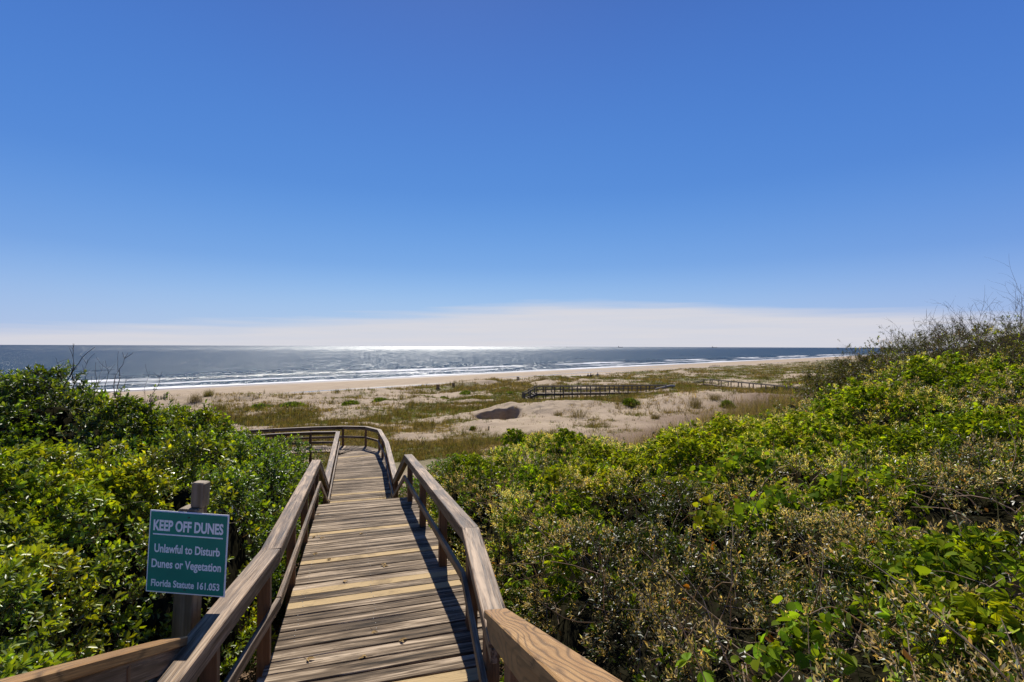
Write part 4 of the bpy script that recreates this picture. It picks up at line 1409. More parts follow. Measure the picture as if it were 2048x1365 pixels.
def vine_patch(name, tpls, px, py, rx, ry, n, label, tint=(1, 1, 1), scl=1.0, hang=0.0, group=None, side=1, mat=None):
    n = int(n * 1.6)
    c = march(px, py, side)
    if c is None:
        print('no hit', px, py); return
    rad = rng.random(n) ** .6; th = rng.random(n) * 6.283
    lob = 1 + .35 * np.sin(th * 3 + px) + .25 * np.sin(th * 5 + py)
    x = c[0] + np.cos(th) * rad * rx * lob; y = c[1] + np.sin(th) * rad * ry * lob
    z, e, g = canopy(side, x, y)
    ok = e > 0.02
    x, y, z = x[ok], y[ok], z[ok]
    p = np.stack([x, y, z + .02 + .10 * rng.random(len(x)) * (1 - rad[ok] * .5)], -1)
    if hang:
        p = c + np.stack([rng.normal(0, .05, n), rng.normal(0, .04, n) - .04, -hang * rng.random(n) + .1], -1)
    ax = unit(np.array([0, -.25, .9]) + rng.normal(size=p.shape) * .5)
    tn = np.array(tint)[None] * np.exp(rng.normal(0, .2, (len(p), 1)))
    pr = [scatter(tpls, p, ax, rng.uniform(.7, 1.2, len(p)) * scl, tn, .25)]
    pa = []
    for _ in range(max(3, n // 14)):
        i = rng.integers(len(p)); pa.append((wander(p[i] - np.array([0, 0, .05]), rng.normal(size=3) * np.array([1, 1, .25]), rng.uniform(.3, .9), 6, .8), .004, .002, (.16, .15, .07)))
    pr.append(tubes(pa))
    o = veg_obj(name, pr, mat or VINE)
    tag(o, label, 'vine', group)


V1 = 'bright creepers over the thicket'
vine_patch('creeper_vine', CRE, 1045, 893, .75, .5, 110, 'bright green creeper clump on the thicket edge in front of the blown-out sand hill', scl=1.25, group=V1)
vine_patch('creeper_vine', CRE, 960, 930, .6, .7, 60, 'bright creeper draped along the thicket edge beside the end of the ramp', scl=1.1, group=V1)
vine_patch('creeper_vine', CRE, 1145, 1045, .30, .34, 46, 'five-leaved bright creeper clump in the middle of the thicket beside the near handrail', scl=1.0, group=V1)
vine_patch('creeper_vine', CRE, 1122, 1125, .05, .05, 18, 'narrow strand of bright creeper hanging down the dark thicket side by the handrail', scl=.85, hang=.42, group=V1)
vine_patch('creeper_vine', CRE, 1180, 965, .6, .6, 60, 'sparse yellow-green creeper spread over the tan flower heads mid-thicket', (1.25, 1.05, 1), 1.0, group=V1)
vine_patch('creeper_vine', CRE, 1440, 865, 1.1, .9, 130, 'creeper clump lit yellow-green below the mauve bare twigs', (1.15, 1.05, 1), 1.3, group=V1)
vine_patch('creeper_vine', CRE, 1570, 880, 1.1, 1.2, 150, 'broad bright creeper mat between the yellow leaf and the grey ridge shrubs', (1.1, 1.05, 1), 1.25, group=V1)
vine_patch('creeper_vine', CRE, 1470, 822, .5, .5, 36, 'small upright creeper tuft at the far edge of the thicket below the low walkway', (1.2, 1.1, 1), 1.35, group=V1)
vine_patch('creeper_vine', CRE, 1690, 830, 1.3, 1.0, 150, 'bright creeper bank right below the dark grey twigs of the ridge', (1.1, 1.08, 1), 1.3, group=V1)
vine_patch('creeper_vine', CRE, 1860, 775, 1.6, 1.1, 240, 'thick bright creeper mound on the crest at the foot of the bare ridge shrubs', (1.05, 1.05, 1), 1.35, group=V1)
vine_patch('creeper_vine', CRE, 1990, 760, 1.2, 1.1, 130, 'creeper mound against the right frame edge below the tallest bare twigs', (1.1, 1.08, 1), 1.3, group=V1)
vine_patch('creeper_vine', CRE, 1950, 860, .9, .8, 110, 'creeper clump on the slope at the far right, under the crest mound', scl=1.15, group=V1)
vine_patch('creeper_vine', CRE, 1800, 930, .9, .8, 80, 'loose creeper spread across the upper right slope above the dead twigs', scl=1.05, group=V1)
vine_patch('creeper_vine', CRE, 1690, 1010, .6, .6, 46, 'creeper clump at the centre of the right slope beside round leaves', scl=.95, group=V1)
vine_patch('creeper_vine', CRE, 1890, 1120, .4, .4, 46, 'creeper clump low on the right, hanging over a dark hollow', scl=.9, group=V1)
vine_patch('creeper_vine', CRE, 1985, 1285, .30, .25, 30, 'yellow sunlit creeper leaves in the bottom right corner', (1.25, 1.1, 1), .8, group=V1)
vine_patch('creeper_vine', CRE, 1290, 930, .7, .7, 60, 'creeper sprinkled over the thicket crest left of the round-leaved patch', (1.2, 1.05, 1), 1.1, group=V1)
vine_patch('creeper_vine', CRE, 1110, 905, .7, .45, 70, 'creeper clump on the crest just right of the first clump facing the sand hill', (1.05, 1.03, 1), 1.2, group=V1)
vine_patch('creeper_vine', CRE, 1210, 915, .7, .5, 60, 'yellow-green creeper strip on the thicket crest below the stump post', (1.2, 1.06, 1), 1.15, group=V1)
vine_patch('creeper_vine', CRE, 1370, 905, .8, .6, 70, 'creeper clump on the crest at the foot of the mauve twigs', (1.15, 1.06, 1), 1.2, group=V1)
vine_patch('creeper_vine', CRE, 1060, 985, .4, .4, 40, 'creeper clump below the crest, nearest to the peak of the right handrail', (.9, 1.0, 1), 1.0, group=V1)
vine_patch('creeper_vine', CRE, 1760, 880, .9, .8, 90, 'creeper spread between the ridge bank and the upper right slope', (1.1, 1.05, 1), 1.15, group=V1)
VL = 'bright creepers over the left shrubs'
vine_patch('creeper_vine', CRE, 95, 965, .55, .5, 70, 'yellow-green creeper heap on the hedge top at the left frame edge', (1.2, 1.08, 1), .95, group=VL, side=-1)
vine_patch('creeper_vine', CRE, 215, 985, .45, .4, 46, 'yellow-green creeper leaves on the hedge top left of the sign', (1.25, 1.08, 1), .85, group=VL, side=-1)
vine_patch('creeper_vine', CRE, 40, 885, .6, .5, 40, 'creeper leaves on the shaded face of the tall left shrub', (1.0, 1.05, 1), .95, group=VL, side=-1)
vine_patch('creeper_vine', CRE, 300, 870, .6, .5, 40, 'creeper trailing over the right shoulder of the tall left shrub', (1.15, 1.05, 1), 1.0, group=VL, side=-1)
vine_patch('creeper_vine', CRE, 420, 880, .7, .5, 40, 'creeper scattered over the low shrubs before the walkway arm', (1.2, 1.05, 1), 1.1, group=VL, side=-1)
vine_patch('creeper_vine', CRE, 60, 1060, .35, .3, 30, 'creeper tips hanging on the hedge face at the lower left', (1.1, 1.05, 1), .8, group=VL, side=-1)
V2 = 'round-leaved briar patches'
vine_patch('round_leaf_vine', BRI, 1475, 945, .45, .4, 46, 'round-leaved green briar patch on the middle of the slope', scl=1.25, group=V2)
vine_patch('round_leaf_vine', BRI, 1530, 1045, .33, .28, 40, 'row of large heart-shaped briar leaves in front of the middle slope patch', scl=1.15, group=V2)
vine_patch('round_leaf_vine', BRI, 1660, 1020, .4, .35, 40, 'round briar leaves on the right slope catching the sun', scl=1.1, group=V2)
vine_patch('round_leaf_vine', BRI, 1425, 1070, .16, .14, 14, 'few yellowish round briar leaves left of the heart-shaped row', (1.4, 1.1, 1), 1.0, group=V2)
vine_patch('round_leaf_vine', BRI, 1580, 1330, .20, .16, 18, 'round briar leaves at the bottom edge of the thicket', scl=.95, group=V2)
vine_patch('round_leaf_vine', BRI, 1870, 1200, .3, .25, 26, 'round briar leaves low on the right beneath the creeper hollow', scl=.9, group=V2)

# ---- left shrubs: one canopy, shared out among the shrubs that make it
LS = [('large dark glossy shrub with bare twigs rising from its top at the left frame edge', (-8.3, 8.6)),
      ('bright yellow-green hedge shrub behind the keep-off sign', (-4.2, 4.6)),
      ('low glossy shrub spreading along the ramp left of the far boardwalk bend', (-6.6, 13.2)),
      ('dark glossy shrub tucked between the tall shrub and the ramp handrail', (-4.6, 7.6)),
      ('sprig-leaved shrub in the bottom left corner below the sign', (-2.6, 2.5)),
      ('sunlit shrub shoulder sloping from the tall shrub down to the far walkway arm', (-10.2, 13.0))]
p, nn = canopy_points(-1, (-17, -1.8), (1.0, 18), 260000, 4.0)
d = np.hypot(p[:, 0], p[:, 1])
cent = np.array([c for _, c in LS])
hole = sstep(-.08, .16, fbm(p[:, 0] / .36, p[:, 1] / .36, 36, 2)) * .90
kp = rng.random(len(p)) > hole
p, nn, d = p[kp], nn[kp], d[kp]
wob = np.stack([fbm(p[:, 0] / 1.5, p[:, 1] / 1.5, 45, 2), fbm(p[:, 0] / 1.5, p[:, 1] / 1.5, 47, 2)], -1) * .8
who = ((p[:, None, :2] + wob[:, None] - cent[None]) ** 2).sum(-1).argmin(1)
dep = np.minimum(rng.exponential(0.09, len(p)), .4)
p = p - nn * dep[:, None] + nn * 0.03
ax = unit(nn * 0.9 + np.array([0, 0, .5]) + rng.normal(size=p.shape) * .55)
sc = rng.uniform(.8, 1.25, len(p)) * (1 + 0.5 * sstep(4, 13, d))
tone = 0.95 + 0.55 * fbm(p[:, 0] / .9, p[:, 1] / .9, 48, 3)
TINT = np.array([(.85, .9, .8), (1.4, 1.3, .9), (.95, 1.05, 1.0), (.85, 1.0, 1.0), (.95, 1.08, 1.2), (1.25, 1.18, .8)])
tint = TINT[who] * tone[:, None] * np.exp(rng.normal(0, .22, (len(p), 1)))
yl = (fbm(p[:, 0] / .7, p[:, 1] / .7, 50, 2) > .22)[:, None]
tint = np.where(yl, tint * np.array([1.45, 1.2, .8]), tint)
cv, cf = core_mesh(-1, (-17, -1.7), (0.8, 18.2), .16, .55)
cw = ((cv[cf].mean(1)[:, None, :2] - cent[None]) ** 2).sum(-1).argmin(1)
n_left = len(p)
for i, (lab, c) in enumerate(LS):
    m = who == i
    o = empty('shrub', (c[0], c[1], float(ground(c[0], c[1]))))
    tag(o, lab, 'shrub', 'glossy shrubs left of the boardwalk')
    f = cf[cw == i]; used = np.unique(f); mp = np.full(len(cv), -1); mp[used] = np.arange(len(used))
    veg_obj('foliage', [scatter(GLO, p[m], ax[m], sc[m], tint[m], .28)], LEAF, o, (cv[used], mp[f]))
    paths = []
    idx = np.nonzero(m)[0]
    for k in rng.choice(idx, min(len(idx), 110), replace=False):
        dd = nn[k] + rng.normal(size=3) * .7
        paths.append((wander(p[k] - nn[k] * .22, dd, rng.uniform(.15, .42), 4, .5), .004, .0015, (.19, .155, .125)))
    if i == 0:
        for (bx, by, tx, ty, rr) in ((150, 775, 148, 688, .006), (128, 760, 190, 695, .007), (128, 760, 112, 718, .004), (160, 780, 172, 718, .004), (185, 785, 192, 727, .005), (230, 775, 256, 705, .006),
                                     (228, 770, 236, 722, .005), (200, 778, 213, 725, .004), (90, 780, 62, 748, .004), (110, 780, 78, 746, .004), (60, 790, 64, 757, .004), (300, 800, 325, 743, .004), (290, 800, 299, 742, .003),
                                     (175, 780, 205, 730, .003), (240, 778, 264, 752, .003)):
            a = at(bx, by + 22, 8.6); b = at(tx, ty, 8.4)
            mid_ = (a + b) / 2 + rng.normal(size=3) * .05
            q = [(1 - s) ** 2 * a + 2 * s * (1 - s) * mid_ + s * s * b for s in np.linspace(0, 1, 8)]
            q = np.array(q) + np.concatenate([np.zeros((1, 3)), rng.normal(size=(7, 3)) * .012])
            paths.append((q, rr * 1.5, rr * .55, (.06, .045, .04)))
            for _ in range(4):
                j = rng.integers(2, 7); paths.append((wander(q[j], q[j] - q[j - 1] + rng.normal(size=3) * .07, rng.uniform(.08, .28), 4, .4), rr * .8, rr * .4, (.06, .045, .04)))
        # leafy shoots at the top
    shp, sha, shs = [], [], []
    top = idx[np.argsort(p[idx, 2])[int(len(idx) * (.55 if i == 0 else .3)):]]
    for k in rng.choice(top, (75 if i == 0 else 30), replace=False):
        w_ = wander(p[k] - np.array([0, 0, .08]), nn[k] * .5 + np.array([rng.normal() * .35, rng.normal() * .35, 1.0]), rng.uniform(.18, .55 if i == 0 else .38), 6, .45)
        paths.append((w_, .005, .002, (.13, .11, .06)))
        for j in range(2, 7):
            shp.append(w_[j]); sha.append(unit(w_[j] - w_[j - 1]) * .6 + rng.normal(size=3) * .5); shs.append(rng.uniform(.6, 1.05))
    veg_obj('leafy_shoots', [scatter(GLO, np.array(shp), np.array(sha), np.array(shs) * (1.25 if i in (0, 2, 5) else .9), np.tile(TINT[i] * np.array([1.25, 1.2, 1]), (len(shp), 1)), .3)], LEAF, o)
    V, F, C = tubes(paths)
    veg_obj('branch', [(V, F, C)], TWIG, o)
print('sprigs', n_thicket, n_left)

# ---- bare grey shrubs of the ridge and behind the thicket
BS = [('tallest bare grey shrub on the ridge at the right frame edge', (14.6, 14.3), 1.5, 80, .30),
      ('tangled bare grey shrub on the ridge left of the tallest one', (13.0, 15.6), .95, 60, .45),
      ('low dark twiggy shrub where the ridge meets the sea horizon', (11.6, 16.2), .62, 60, .7),
      ('small dark twiggy shrub at the left foot of the ridge', (11.3, 17.4), .38, 40, .8),
      ('mauve bare twig shrub at the back of the thicket below the low walkway', (6.9, 16.6), .6, 80, .05),
      ('bare twig shrub behind the thicket in front of the sand slope', (5.0, 16.4), .55, 60, .02),
      ('thin bare sapling standing against the pale sand hill', (.95, 14.4), .9, 5, 0),
      ('grey twiggy shrub behind the creeper mound', (12.2, 13.4), .75, 60, .35),
      ('bare twig clump above the left shrubs against the sand', (-7.6, 13.6), .75, 16, .05)]
for lab, (bx, by), hgt, ns, lf in BS:
    o = empty('bare_shrub', (bx, by, float(ground(bx, by))))
    tag(o, lab, 'shrub', 'bare grey shrubs')
    side = 1 if bx > -2 else -1
    paths = []
    for _ in range(ns):
        r_ = (rng.random() ** .5) * ((2.3 if hgt > 1.2 else 1.6) if ns > 10 else .25); th = rng.random() * 6.28
        x = bx + math.cos(th) * r_ * 1.15; y = by + math.sin(th) * r_
        z, e, g = canopy(side, np.array([x]), np.array([y]))
        zb = float(max(z[0], g[0])) - .25
        k = max(.3, 1 - .45 * (r_ / 1.6) ** 2)
        dd = np.array([rng.normal() * .38 - .12, rng.normal() * .3, 1.0])
        bare_branching((x, y, zb), dd, (hgt * k + .25) * rng.uniform(.7, 1.15), .0065, 2, paths, (.10, .072, .055) if lab[0] != 'm' else (.19, .15, .145))
    V, F, C = tubes(paths)
    veg_obj('branch', [(V, F, C)], TWIG, o)
    if lf > 0.03:
        pp = V[rng.integers(0, len(V), int(1500 * lf))]
        pp = pp + rng.normal(size=pp.shape) * .03
        pp = pp[pp[:, 2] < np.quantile(V[:, 2], .8)]
        veg_obj('foliage', [scatter([MYR[5], MYR[0]], pp, rng.normal(size=pp.shape) + np.array([0, 0, .7]), rng.uniform(.9, 1.5, len(pp)), np.tile(np.array([1.15, .85, .8]), (len(pp), 1)), .35)], MYRT, o)

# ---- dry stalks and grass at the back edge of the thicket and beside the ramp end
def blades(pos, hgt, wid, n, spread, col, lean=.35, cvar=.25):
    """grass tufts: n tapering blades at each position -> V, F, C."""
    k = len(pos)
    P = np.repeat(pos, n, 0) + np.concatenate([rng.normal(size=(k * n, 2)) * np.repeat(spread, n)[:, None], np.zeros((k * n, 1))], 1)
    H = np.repeat(hgt, n) * rng.uniform(.5, 1.15, k * n); W = np.repeat(wid, n)
    th = rng.random(k * n) * 6.283; ln = np.abs(rng.normal(0, lean, k * n))
    d = np.stack([np.cos(th) * ln, np.sin(th) * ln, np.ones(k * n)], -1)
    s = np.stack([-np.sin(th + rng.normal(size=k * n)), np.cos(th), np.zeros(k * n)], -1) * W[:, None] * .5
    mid = P + d * H[:, None] * np.array([.45, .45, .6]); tip = P + d * H[:, None] * np.array([1.25, 1.25, .95])
    V = np.stack([P - s, P + s, mid + s * .8, tip, mid - s * .8], 1)
    b = (np.arange(k * n) * 5)[:, None]
    F = np.concatenate([b + np.array([[0, 1, 2, 4]]), b + np.array([[4, 2, 3, 3]])])
    F = np.concatenate([b + np.array([[0, 1, 2, 4]])])
    V4 = np.stack([P - s, P + s, tip + s * .12, tip - s * .12], 1)
    V4 = np.stack([P - s, P + s, mid + s * .7, mid - s * .7, tip + s * .1, tip - s * .1], 1)
    b = (np.arange(k * n) * 6)[:, None]
    F = np.concatenate([b + np.array([[0, 1, 2, 3]]), b + np.array([[3, 2, 4, 5]])])
    C = np.repeat(col, n, 0) * np.exp(rng.normal(0, cvar, (k * n, 1)))
    return V4.reshape(-1, 3), F, np.clip(np.repeat(C, 6, 0), .003, .9)


parts = []
m_ = 3600
x = rng.uniform(-3.2, 13, m_); y = np.interp(x, [-3.2, -.6, 1, 3, 6, 9, 14], [11.5, 13.2, 13.9, 14.3, 15.2, 17.4, 21]) + np.abs(rng.normal(0, 1.5, m_)) * (1 + .12 * np.clip(x, 0, 12)) - .4
z = ground(x, y)
colr = np.where(rng.random((m_, 1)) < .65, np.array([[.17, .13, .105]]), np.array([[.13, .12, .05]]))
hh_ = rng.uniform(.35, .95, m_) * (1 + .5 * sstep(2, 8, x))
parts.append(blades(np.stack([x, y, z], -1), hh_, np.full(m_, .010), 9, np.full(m_, .14), colr, .25))
m_ = 700
x = rng.uniform(-2.6, -.2, m_); y = rng.uniform(9.6, 13.5, m_)
ok = x > np.interp(y, RXY[:, 0], RXY[:, 1]) + .3
x, y = x[ok], y[ok]
parts.append(blades(np.stack([x, y, ground(x, y)], -1), rng.uniform(.25, .7, len(x)), np.full(len(x), .010), 8, np.full(len(x), .1), np.tile(np.array([[.20, .16, .09]]), (len(x), 1)), .5))
m_ = 240
x = rng.normal(17.5, 4.5, m_); y = rng.normal(46, 5.5, m_)
ok = (fbm(x / 2.2, y / 2.2, 59, 2) > -.15) & (y > 30)
x, y = x[ok], y[ok]
parts.append(blades(np.stack([x, y, ground(x, y) - .02], -1), rng.uniform(.25, .75, len(x)), np.full(len(x), .022), 12, np.full(len(x), .16), np.tile(np.array([[.15, .11, .07]]), (len(x), 1)) * np.exp(rng.normal(0, .25, (len(x), 1))), .55))
m_ = 160
x = rng.normal(4.5, 4.0, m_); y = rng.normal(43, 3.5, m_)
ok = fbm(x / 2.2, y / 2.2, 60, 2) > .02
x, y = x[ok], y[ok]
parts.append(blades(np.stack([x, y, ground(x, y) - .02], -1), rng.uniform(.15, .5, len(x)), np.full(len(x), .02), 10, np.full(len(x), .12), np.tile(np.array([[.16, .12, .08]]), (len(x), 1)) * np.exp(rng.normal(0, .25, (len(x), 1))), .7))
tag(veg_obj('dry_grass', parts, GRASS), 'dry grey-brown grass and stalks along the back edge of the thicket', 'grass', None, 'stuff')

# ---- dune flat: low green ground cover and grass tufts
N = 330000
rr = 24 * (1 / (1 - rng.random(N) * (1 - 24 / 420.0)))
az = rng.uniform(-.86, .86, N)
x = rr * np.sin(az); y = rr * np.cos(az)
t_, q_ = tq(x, y)
vd = veg_density(x, y)
keep = (rng.random(N) < vd ** 1.1) & (t_ > 15) & (t_ < 82) & (y > 17)
x, y, rr, vd = x[keep], y[keep], rr[keep], vd[keep]
on_walk = (x < np.interp(y, RXY[:, 0], RXY[:, 1]) + .4) & (x > np.interp(y, LXY[:, 0], LXY[:, 1]) - .4) & (y < 22.5)
on_walk |= (y > 18) & (y < 22.2) & (x < -5)
x, y, rr, vd = x[~on_walk], y[~on_walk], rr[~on_walk], vd[~on_walk]
z = ground(x, y)
gn = fbm(x / 6, y / 6, 57, 3)
big = rr / 60.0
pal = np.where(gn[:, None] > 0.08, np.array([[.085, .10, .018]]), np.where(gn[:, None] > -.12, np.array([[.10, .092, .028]]), np.array([[.145, .112, .055]])))
pal = pal * np.exp(rng.normal(0, .22, (len(x), 1))) * (1.35 - .35 * sstep(35, 60, rr))[:, None]
nearw = np.exp(-(((x - 11) / 11.0) ** 4 + ((y - 66) / 5.0) ** 4))
hg = (1 - .65 * nearw) * (.38 + .62 * sstep(28, 50, rr)) * np.where(gn > .08, rng.uniform(.10, .26, len(x)), rng.uniform(.15, .42, len(x))) * np.clip(big, .7, 1.6)
parts = [blades(np.stack([x, y, z - .02], -1), hg, .035 * np.clip(big, .5, 2.5), 7, .18 * np.clip(big, .7, 2.5), pal, .9)]
sel = rng.random(len(x)) < .09
colt = np.where(rng.random((sel.sum(), 1)) < .5, np.array([[.075, .07, .025]]), np.array([[.14, .105, .06]])) * np.exp(rng.normal(0, .2, (sel.sum(), 1)))
parts.append(blades(np.stack([x, y, z - .02], -1)[sel], rng.uniform(.35, .8, sel.sum()) * (1 - .5 * nearw[sel]) * (.45 + .55 * sstep(28, 45, rr[sel])), .03 * np.clip(big[sel], .5, 2.0), 10, .10 * np.clip(big[sel], .7, 2), colt, .4))
# debris and seedlings sprinkled on the bare sand
nb_ = 5200
r2 = 26 * (1 / (1 - rng.random(nb_) * (1 - 26 / 200.0))); a2_ = rng.uniform(-.8, .8, nb_)
xb, yb = r2 * np.sin(a2_), r2 * np.cos(a2_); tb, _q = tq(xb, yb)
okb = (tb > 18) & (tb < 81) & (yb > 22.5) & (fbm(xb / 4, yb / 4, 58, 3) > -.12)
xb, yb, r2 = xb[okb], yb[okb], r2[okb]
colb = np.where(rng.random((len(xb), 1)) < .55, np.array([[.11, .085, .055]]), np.array([[.10, .12, .025]])) * np.exp(rng.normal(0, .3, (len(xb), 1)))
parts.append(blades(np.stack([xb, yb, ground(xb, yb) - .01], -1), rng.uniform(.08, .30, len(xb)), .03 * np.clip(r2 / 60, .6, 2.0), 6, .09 * np.clip(r2 / 60, .7, 2), colb, 1.0))
print('cover', len(x))
tag(veg_obj('ground_cover', parts, GRASS), 'low green and olive ground cover creeping over the dune sand', 'ground cover', None, 'stuff')

# single tufts and clumps one can count
def clump(px, py, wpx, hpx, kind, label):
    p = on_ground(px, py, -7.0)
    k = p[1] / 1000.0; w = wpx * k / 2; h = hpx * k
    if kind == 'mat':
        n = 90; th = rng.random(n) * 6.28; r_ = np.sqrt(rng.random(n))
        x_ = p[0] + np.cos(th) * r_ * w; y_ = p[1] + np.sin(th) * r_ * w * 1.6
        z_ = ground(x_, y_) + h * .75 * (1 - r_ ** 2)
        col_ = np.tile(np.array([[.085, .125, .018]]), (n, 1)) * np.exp(rng.normal(0, .2, (n, 1)))
        pr = blades(np.stack([x_, y_, z_ - h * .25], -1), np.full(n, h * .5), np.full(n, max(.04, w * .12)), 7, np.full(n, w * .12), col_, .9)
    elif kind == 'tuft':
        n = 26; th = rng.random(n) * 6.28; r_ = np.sqrt(rng.random(n))
        x_ = p[0] + np.cos(th) * r_ * w * .6; y_ = p[1] + np.sin(th) * r_ * w * .8
        col_ = np.tile(np.array([[.115, .105, .04]]), (n, 1)) * np.exp(rng.normal(0, .2, (n, 1)))
        pr = blades(np.stack([x_, y_, ground(x_, y_) - .03], -1), np.full(n, h), np.full(n, max(.015, k * .35)), 12, np.full(n, w * .2), col_, .45)
    else:
        n = 24; th = rng.random(n) * 6.28; r_ = np.sqrt(rng.random(n))
        x_ = p[0] + np.cos(th) * r_ * w * .7; y_ = p[1] + np.sin(th) * r_ * w * .8
        col_ = np.tile(np.array([[.10, .082, .052]]), (n, 1)) * np.exp(rng.normal(0, .2, (n, 1)))
        pr = blades(np.stack([x_, y_, ground(x_, y_) - .03], -1), np.full(n, h), np.full(n, max(.012, k * .3)), 12, np.full(n, w * .2), col_, .6)
    o = veg_obj('grass_tuft' if kind != 'mat' else 'beach_plant', [pr], GRASS)
    tag(o, label, 'grass' if kind != 'mat' else 'plant', 'tufts and mats on the dune sand')


for c in ((887, 797, 14, 5, 'mat', 'round green plant mat alone on bare sand below the left beach markers'),
          (1085, 762, 26, 11, 'dark', 'dark mounded tuft on a hummock at the beach edge'),
          (1115, 817, 20, 12, 'dark', 'dark wind-swept tuft on the crest of the blown-out hill'),
          (1160, 835, 52, 20, 'dark', 'wide grey grass tuft on the right shoulder of the blown-out hill'),
          (1262, 815, 30, 15, 'mat', 'green shrubby clump at the right end of the blown-out hill'),
          (1240, 805, 34, 12, 'dark', 'brown tuft just right of the far walkway posts'),
          (1390, 800, 30, 22, 'dark', 'brown tuft on top of the sand slope beside the driftwood'),
          (1430, 806, 26, 16, 'dark', 'brown tuft right of the one beside the driftwood'),
          (1455, 815, 24, 16, 'mat', 'yellow-green clump low on the sand slope'),
          (1310, 838, 22, 12, 'dark', 'small dark tuft on the pale slope under the driftwood'),
          (945, 860, 10, 8, 'mat', 'tiny green plant on the sand left below the shaded scarp'),
          (520, 815, 44, 9, 'mat', 'wide flat green mat on the sand above the walkway arm'),
          (585, 812, 46, 10, 'mat', 'flat green mat right of the widest one above the walkway arm'),
          (560, 828, 14, 4, 'mat', 'small round mat between the two wide flat mats'),
          (632, 822, 12, 4, 'mat', 'small round mat right of the two wide flat mats'),
          (440, 820, 40, 20, 'tuft', 'tall grass tuft on the sand left of the wide flat mats'),
          (418, 802, 22, 14, 'tuft', 'upright grass tuft near the tide pool at the left'),
          (390, 808, 30, 20, 'dark', 'dark grass tuft behind the bare twigs at the left'),
          (700, 808, 30, 8, 'mat', 'green mat on the sand straight beyond the boardwalk end'),
          (760, 802, 30, 7, 'mat', 'green mat a little right of the boardwalk end, near the beach'),
          (930, 786, 22, 6, 'mat', 'green mat right of the second beach marker'),
          (1010, 780, 24, 5, 'mat', 'flat bright mat left of the far walkway stair'),
          (1020, 788, 16, 5, 'mat', 'small bright mat just left of the far walkway stair'),
          (960, 800, 34, 12, 'tuft', 'grass tuft between the round mat and the far walkway'),
          (1010, 806, 40, 16, 'tuft', 'bushy tuft in front of the far walkway stair')):
    clump(*c)

# small rounded green shrub just past the end of the ramp
gs = empty('shrub', (-1.75, 14.6, float(ground(-1.75, 14.6))))
tag(gs, 'rounded small-leaved green shrub right of the boardwalk beyond the ramp end', 'shrub')
n = 2600
u = unit(rng.normal(size=(n, 3))); u[:, 2] = np.abs(u[:, 2])
rad = 1 - np.abs(rng.normal(0, .12, n)); lob = 1 + .22 * np.sin(u[:, 0] * 6 + 1) * np.cos(u[:, 1] * 5)
pp = np.stack([-1.7 + u[:, 0] * rad * 1.35 * lob, 14.7 + u[:, 1] * rad * 1.9 * lob, ground(-1.7, 14.7) + .05 + u[:, 2] * rad * 1.15 * lob], -1)
veg_obj('foliage', [scatter(GLO, pp, unit(u + rng.normal(size=u.shape) * .5), rng.uniform(.9, 1.4, n), np.tile(np.array([.75, 1.0, 1.3]), (n, 1)), .3)], LEAF, gs)
paths = [(wander((-1.7, 14.7, float(ground(-1.7, 14.7)) - .05), unit(rng.normal(size=3) * .7 + np.array([0, 0, 1.])), rng.uniform(.6, 1.1), 6, .5), .012, .004, (.12, .09, .07)) for _ in range(30)]
veg_obj('branch', [tubes(paths)], TWIG, gs)

# old stump posts between thicket and sand
for px, py, hpx, lab in ((1307, 884, 20, 'short dark stump post behind the thicket'), (977, 861, 8, 'tiny grey stake in the sand below the shaded scarp')):
    p = on_ground(px, py, -5.5); k = p[1] / 1000
    o = board_obj('stump_post', FARW, None, p + A_(0, 0, -.2), p + A_(.03, 0, hpx * k), .16 if hpx > 10 else .08, .15 if hpx > 10 else .08, (0, -1, 0), .1, .02)
    tag(o, lab, 'post')

# driftwood on the sand slope
p = on_ground(1332, 786, -6.0); k = p[1] / 1000
pts = np.array([p + A_(-22 * k, -.2, .05), p + A_(-12 * k, 0, .18), p + A_(-2 * k, .1, .30), p + A_(10 * k, .25, .45), p + A_(19 * k, .4, .42)])
br = np.array([p + A_(-1 * k, .1, .3), p + A_(0, .0, .55), p + A_(2 * k, -.1, .72)])
br2 = np.array([p + A_(-2 * k, .1, .28), p + A_(1 * k, -.3, .1), p + A_(3 * k, -.5, -.02)])
V, F, C = tubes([(pts, .10, .17, (.20, .18, .16)), (br, .09, .05, (.18, .16, .14)), (br2, .08, .05, (.18, .16, .14))], 7)
tag(veg_obj('driftwood', [(V, F, C)], TWIG), 'grey driftwood log with a stub branch lying on the sand slope', 'driftwood')

# old slatted sand fence at the left, mostly hidden by twigs
p0, p1 = on_ground(262, 812, -8.0), on_ground(334, 806, -8.0)
sf = empty('sand_fence', tuple(p0)); tag(sf, 'weathered slatted sand fence on the beach behind the tall left shrub', 'fence')
mb = MB()
for i in range(26):
    c = lerp(p0, p1, i / 25 + rng.normal() * .004); g = float(ground(c[0], c[1]))
    mb.board(A_(c[0], c[1], g - .1), A_(c[0] + rng.normal() * .05, c[1], g + rng.uniform(.35, .6)), .07, .02, (0, -1, 0), .2 + .4 * rng.random())
mb.build('slats', FARW, sf)
for f in (0, .5, 1):
    c = lerp(p0, p1, f); g = float(ground(c[0], c[1]))
    board_obj('post', FARW, sf, A_(c[0], c[1] + .06, g - .2), A_(c[0], c[1] + .06, g + .7), .09, .09, (0, -1, 0), .3)
p0, p1 = on_ground(1419, 737, -8.0), on_ground(1438, 736, -8.0)
sf = empty('sand_fence', tuple(p0)); tag(sf, 'tiny remnant of sand fence on the dune edge far to the right', 'fence')
mb = MB()
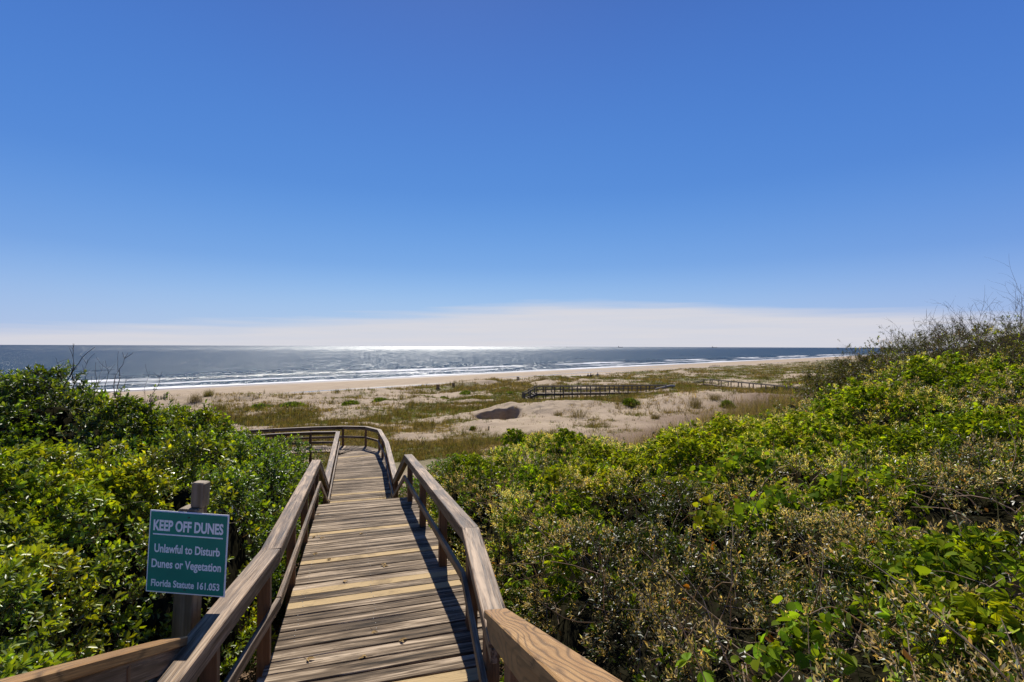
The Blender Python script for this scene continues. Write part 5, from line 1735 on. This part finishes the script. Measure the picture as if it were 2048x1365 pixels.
for i in range(12):
    c = lerp(p0, p1, i / 11); g = float(ground(c[0], c[1]))
    mb.board(A_(c[0], c[1], g - .1), A_(c[0], c[1], g + rng.uniform(.8, 1.2)), .12, .03, (0, -1, 0), .3 + .5 * rng.random())
mb.build('slats', FARW, sf)

# ---- leaf litter under the rails
m_ = 5200
x = rng.uniform(-5, 1.2, m_); y = rng.uniform(1.8, 12.5, m_)
rx_ = np.interp(y, RXY[:, 0], RXY[:, 1]); lx_ = np.interp(y, LXY[:, 0], LXY[:, 1])
ok = ((x > rx_ - .2) & (x < rx_ + .7)) | ((x < lx_ + .2) & (x > lx_ - 1.0))
x, y = x[ok], y[ok]
p = np.stack([x, y, ground(x, y) + .015], -1)
ax = unit(rng.normal(size=p.shape))
tn = np.tile(np.array([[.75, .95, 1.6]]), (len(p), 1)) * rng.uniform(.25, 1.2, (len(p), 1))
tag(veg_obj('leaf_litter', [scatter(DEAD, p, ax, rng.uniform(.6, 1.3, len(p)), tn, .35)], DRY), 'brown fallen leaves on the ground under the handrails', 'leaf litter', None, 'stuff')

# fallen leaves lying on the planks
fz = [(632, 1073), (640, 1076), (625, 1108), (664, 1118), (765, 1132), (772, 1131), (720, 1069), (797, 1283), (745, 1262), (735, 1314), (612, 1318), (632, 1030), (658, 1000), (690, 1165)]
proto = Tpl(); proto.leaf((0, 0, 0), (0, 1, .15), (0, 0, 1), .075, .03, 2, (.26, .17, .07)); proto.leaf((0, .01, .004), (.8, .6, .1), (0, 0, 1), .05, .022, 2, (.3, .2, .08)); proto.stem((0, 0, .003), (-.01, -.04, .006), .004, (.15, .1, .05)); proto.fin()
first = None
mid1 = (S['s1'][0] + S['s1'][1]) / 2 + dz; mid2 = (S['s2'][0] + S['s2'][1]) / 2 + dz
for i, (px, py) in enumerate(fz):
    r_ = ray(px, py); zz = -2.57
    for _ in range(20):
        pt3 = r_ * (zz / r_[2])
        yy = pt3[1] + .0 + (pt3[0] - mid1[0]) * .31
        f = (np.dot(pt3 - mid1, (mid2 - mid1) * A_(1, 1, 0)) / np.dot((mid2 - mid1) * A_(1, 1, 0), (mid2 - mid1) * A_(1, 1, 0)))
        zz = float(mid1[2] + (mid2[2] - mid1[2]) * np.clip(f, 0, 1)) + .008
    if first is None:
        me = np_mesh('fallen_leaf', proto.V, proto.F, {'col': ('FLOAT_COLOR', np.concatenate([proto.C, np.ones((len(proto.C), 1))], 1))})
        first = link('fallen_leaf', me, DRY); o = first
    else:
        o = first.copy(); COL.objects.link(o)
    o.location = tuple(r_ * (zz / r_[2])); o.rotation_euler = (0.06 * rng.normal(), 0.06 * rng.normal(), rng.random() * 6.28)
    o.scale = (1.0, 1.0, 1.0)
    tag(o, 'small curled brown fallen leaf lying on the grey boardwalk planks', 'leaf', 'fallen leaves on the planks')
